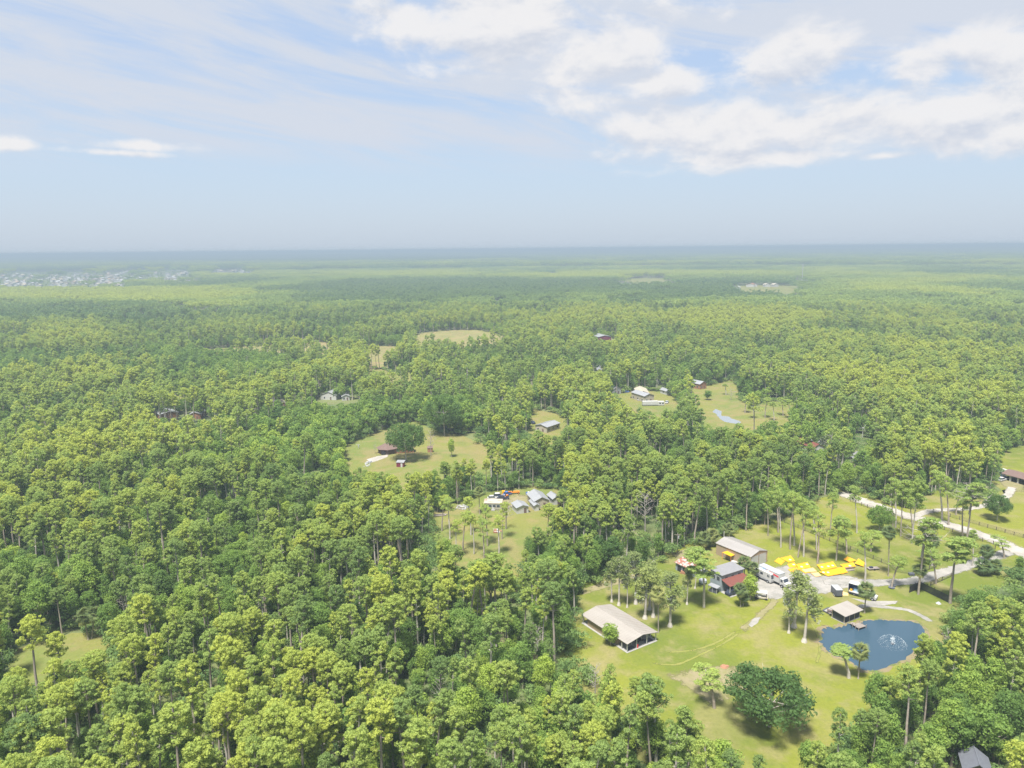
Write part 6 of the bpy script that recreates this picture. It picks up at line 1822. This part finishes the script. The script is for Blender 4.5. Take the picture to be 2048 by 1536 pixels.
MB().prism([(-3, .5), (2.2, .5), (3.3, 1.4), (-3, 1.3)], -1, 1).build('hull', P_WHITE, t); MB().prism([(-.3, 1.32), (.8, 1.36), (.4, 1.9), (-.3, 1.9)], -.7, .7).build('windshield', P_GLASS, t)
for y in (-.9, .9): MB().bar((-.8, y - .1, .3), (-.8, y + .1, .3), .3, n=12).build('wheel', P_BLACK, t)

# wind turbine, cell tower
b, H, lx = tree_h(1724.5, 876, 1725.5, 856)
t = thing('wind_turbine', 'small white three-bladed wind turbine before the dark pines', 'wind turbine', b)
MB().bar((0, 0, 0), (0, 0, H), .16, .10, n=8).build('mast', P_WHITE, t); MB().box(-.15, .15, -.6, .6, H, H + .3).build('nacelle', P_WHITE, t)
for k_ in range(3):
    q = math.radians(60 + 120 * k_); d = Vector((math.cos(q), 0, math.sin(q))); s_ = Vector((-d.z, 0, d.x))
    p = Vector((0, -.7, H + .15))
    MB().add([p + s_ * .12, p - s_ * .12, p + d * 2.3 - s_ * .04, p + d * 2.3 + s_ * .04] + [v + Vector((0, .08, 0)) for v in (p + s_ * .12, p - s_ * .12, p + d * 2.3 - s_ * .04, p + d * 2.3 + s_ * .04)],
             [(0, 1, 2, 3), (7, 6, 5, 4), (0, 4, 5, 1), (1, 5, 6, 2), (2, 6, 7, 3), (3, 7, 4, 0)]).build('blade', P_WHITE, t)
b, H, lx = tree_h(1604, 563, 1605, 529)
t = thing('cell_tower', 'tall pale antenna mast rising from the far forest', 'antenna mast', b)
MB().bar((0, 0, 0), (0, 0, H), 1.1, .6, n=8).build('mast', P_WHITE, t)
for z in (H - 2.5, H - 8, H - 14): MB().bar((0, 0, z), (0, 0, z + 2.2), 3.0 if z > H - 5 else 1.8, n=8).build('antenna_ring', P_WHITE, t)

# ------------------------------------------------------------------ far towns: small houses set one by one
M_TOWN = mat_ground('town_grass', 'mead')
TB = [((-40, 546), (250, 546), (250, 577), (-40, 580)), ((250, 541), (395, 538), (395, 560), (250, 566)), ((418, 540), (505, 538), (505, 548), (418, 548))]
def far_house(label, px, py, w_, d_, h, rise, wall, roof, group):
    b = G(px, py); t = thing('town_house', label, 'house', b, rng.uniform(-.5, .5), group)
    hk = (round(w_), round(d_), round(h), wall.name)
    gable_body(w_, d_, h, rise).build('wall', wall, t); gable_roof(w_, d_, h, rise, .5, .5, t=.3).build('roof', roof, t)
n_ = 0
for (x0, x1, fy0, fy1, cnt, big) in ((-20, 245, 549, 576, 130, 1.0), (180, 390, 544, 566, 60, 1.05), (330, 395, 541, 551, 12, 1.5), (425, 498, 542, 547, 12, 2.2)):
    for i in range(cnt):
        px, py = rng.uniform(x0, x1), rng.uniform(fy0, fy1)
        far_house('pale-roofed house in the white town on the far left', px, py, rng.uniform(11, 17) * big, rng.uniform(10, 15) * big, rng.uniform(6, 9), rng.uniform(2, 3.5), P_WHITE if rng.random() < .8 else P_BEIGE,
                  [P_WHITE, P_BEIGE, P_TRIM, P_ROOFB, P_WHITE, P_POST][int(rng.integers(6))], 'houses of the far white town')
for i in range(34):
    px = rng.uniform(1030, 1310); py = rng.uniform(519, 526) - (px - 1030) * .006
    far_house('pale or orange-roofed house in the far centre settlement', px, py, rng.uniform(22, 40), 20, 11, 5, P_WHITE, [P_TERRA, P_WHITE, P_BEIGE][int(rng.integers(3))], 'houses of the far centre settlement')
for i, (px, py, ww, rf) in enumerate(((1492, 574, 20, P_TERRA), (1502, 573.5, 16, P_TERRA), (1466, 579, 16, P_WHITE), (1530, 574, 14, P_BEIGE), (1548, 574, 14, P_BEIGE))):
    far_house(['orange-roofed farmhouse, left of two on the far yellow field', 'orange-roofed farmhouse, right of two on the far yellow field', 'white building left of the far yellow field', 'pale barn on the far yellow field', 'second pale barn right on the far yellow field'][i], px, py, ww, 12, 6, 3, P_WHITE, rf, None)
for i in range(10):
    far_house('pale building of the far right settlement', rng.uniform(1965, 2010), rng.uniform(544, 547.5), 22, 16, 9, 4, P_WHITE, P_BEIGE, 'buildings of the far right settlement')
for i in range(14):
    px = [2, 8, 16, 70, 80, 92, 100, 118, 128, 136, 222, 270, 310, 350][i]
    t = thing('coast_block', 'pale block of the hotel row on the far left horizon', 'building', G(px, 516.5 + (i % 3) * .3 - px * .01), 0, 'blocks on the far left horizon')
    MB().box(-45, 45, -15, 15, 0, 62 + 10 * (i % 3)).build('wall', P_WHITE, t)
for i, px in enumerate((552, 562, 568)):
    t = thing('coast_tower', ['left pale tower on the horizon', 'tall middle tower on the horizon', 'right low tower on the horizon'][i], 'building', G(px, 509), 0)
    MB().box(-30, 30, -15, 15, 0, (70, 95, 60)[i]).build('wall', P_WHITE, t)
sheet('sandy_clearing', poly([(1708, 502.2), (1740, 500.8), (1775, 500.4), (1772, 501.6), (1735, 502.6)]), .4, P_TERRA, 0, 500)

for a, b_, lab in FARH:
    p = G(a, b_); wd_ = 11 + rng.uniform(0, 4)
    f = Frame((p.x - wd_ / 2, p.y), (p.x + wd_ / 2, p.y + rng.uniform(-4, 4)), (p.x - wd_ / 2, p.y + 9))
    simple_house('distant_house', lab, 'house', f, 3.4, 1.8, P_BEIGE, [P_WHITE, P_BEIGE, P_GREYROOF, P_ROOFB][int(rng.integers(4))], wins=False, door=False)

# ------------------------------------------------------------------ the air
M_HAZE = bpy.data.materials.new('haze'); M_HAZE.use_nodes = True
t = NT(M_HAZE.node_tree); t.n.clear()
pv = t.new('ShaderNodeVolumePrincipled')
pv.inputs['Color'].default_value = (0.37, 0.465, 0.56, 1)
pv.inputs['Density'].default_value = 0.00034
pv.inputs['Anisotropy'].default_value = 0.0
o = t.new('ShaderNodeOutputMaterial'); t.l.new(pv.outputs[0], o.inputs['Volume'])
hz = MB().box(-FAR * 1.03, FAR * 1.03, -FAR * 1.03, FAR * 1.03, -1.0, 104.0).build('haze', M_HAZE)
tag(hz, 'pale summer haze over the woods', 'haze', kind='stuff')
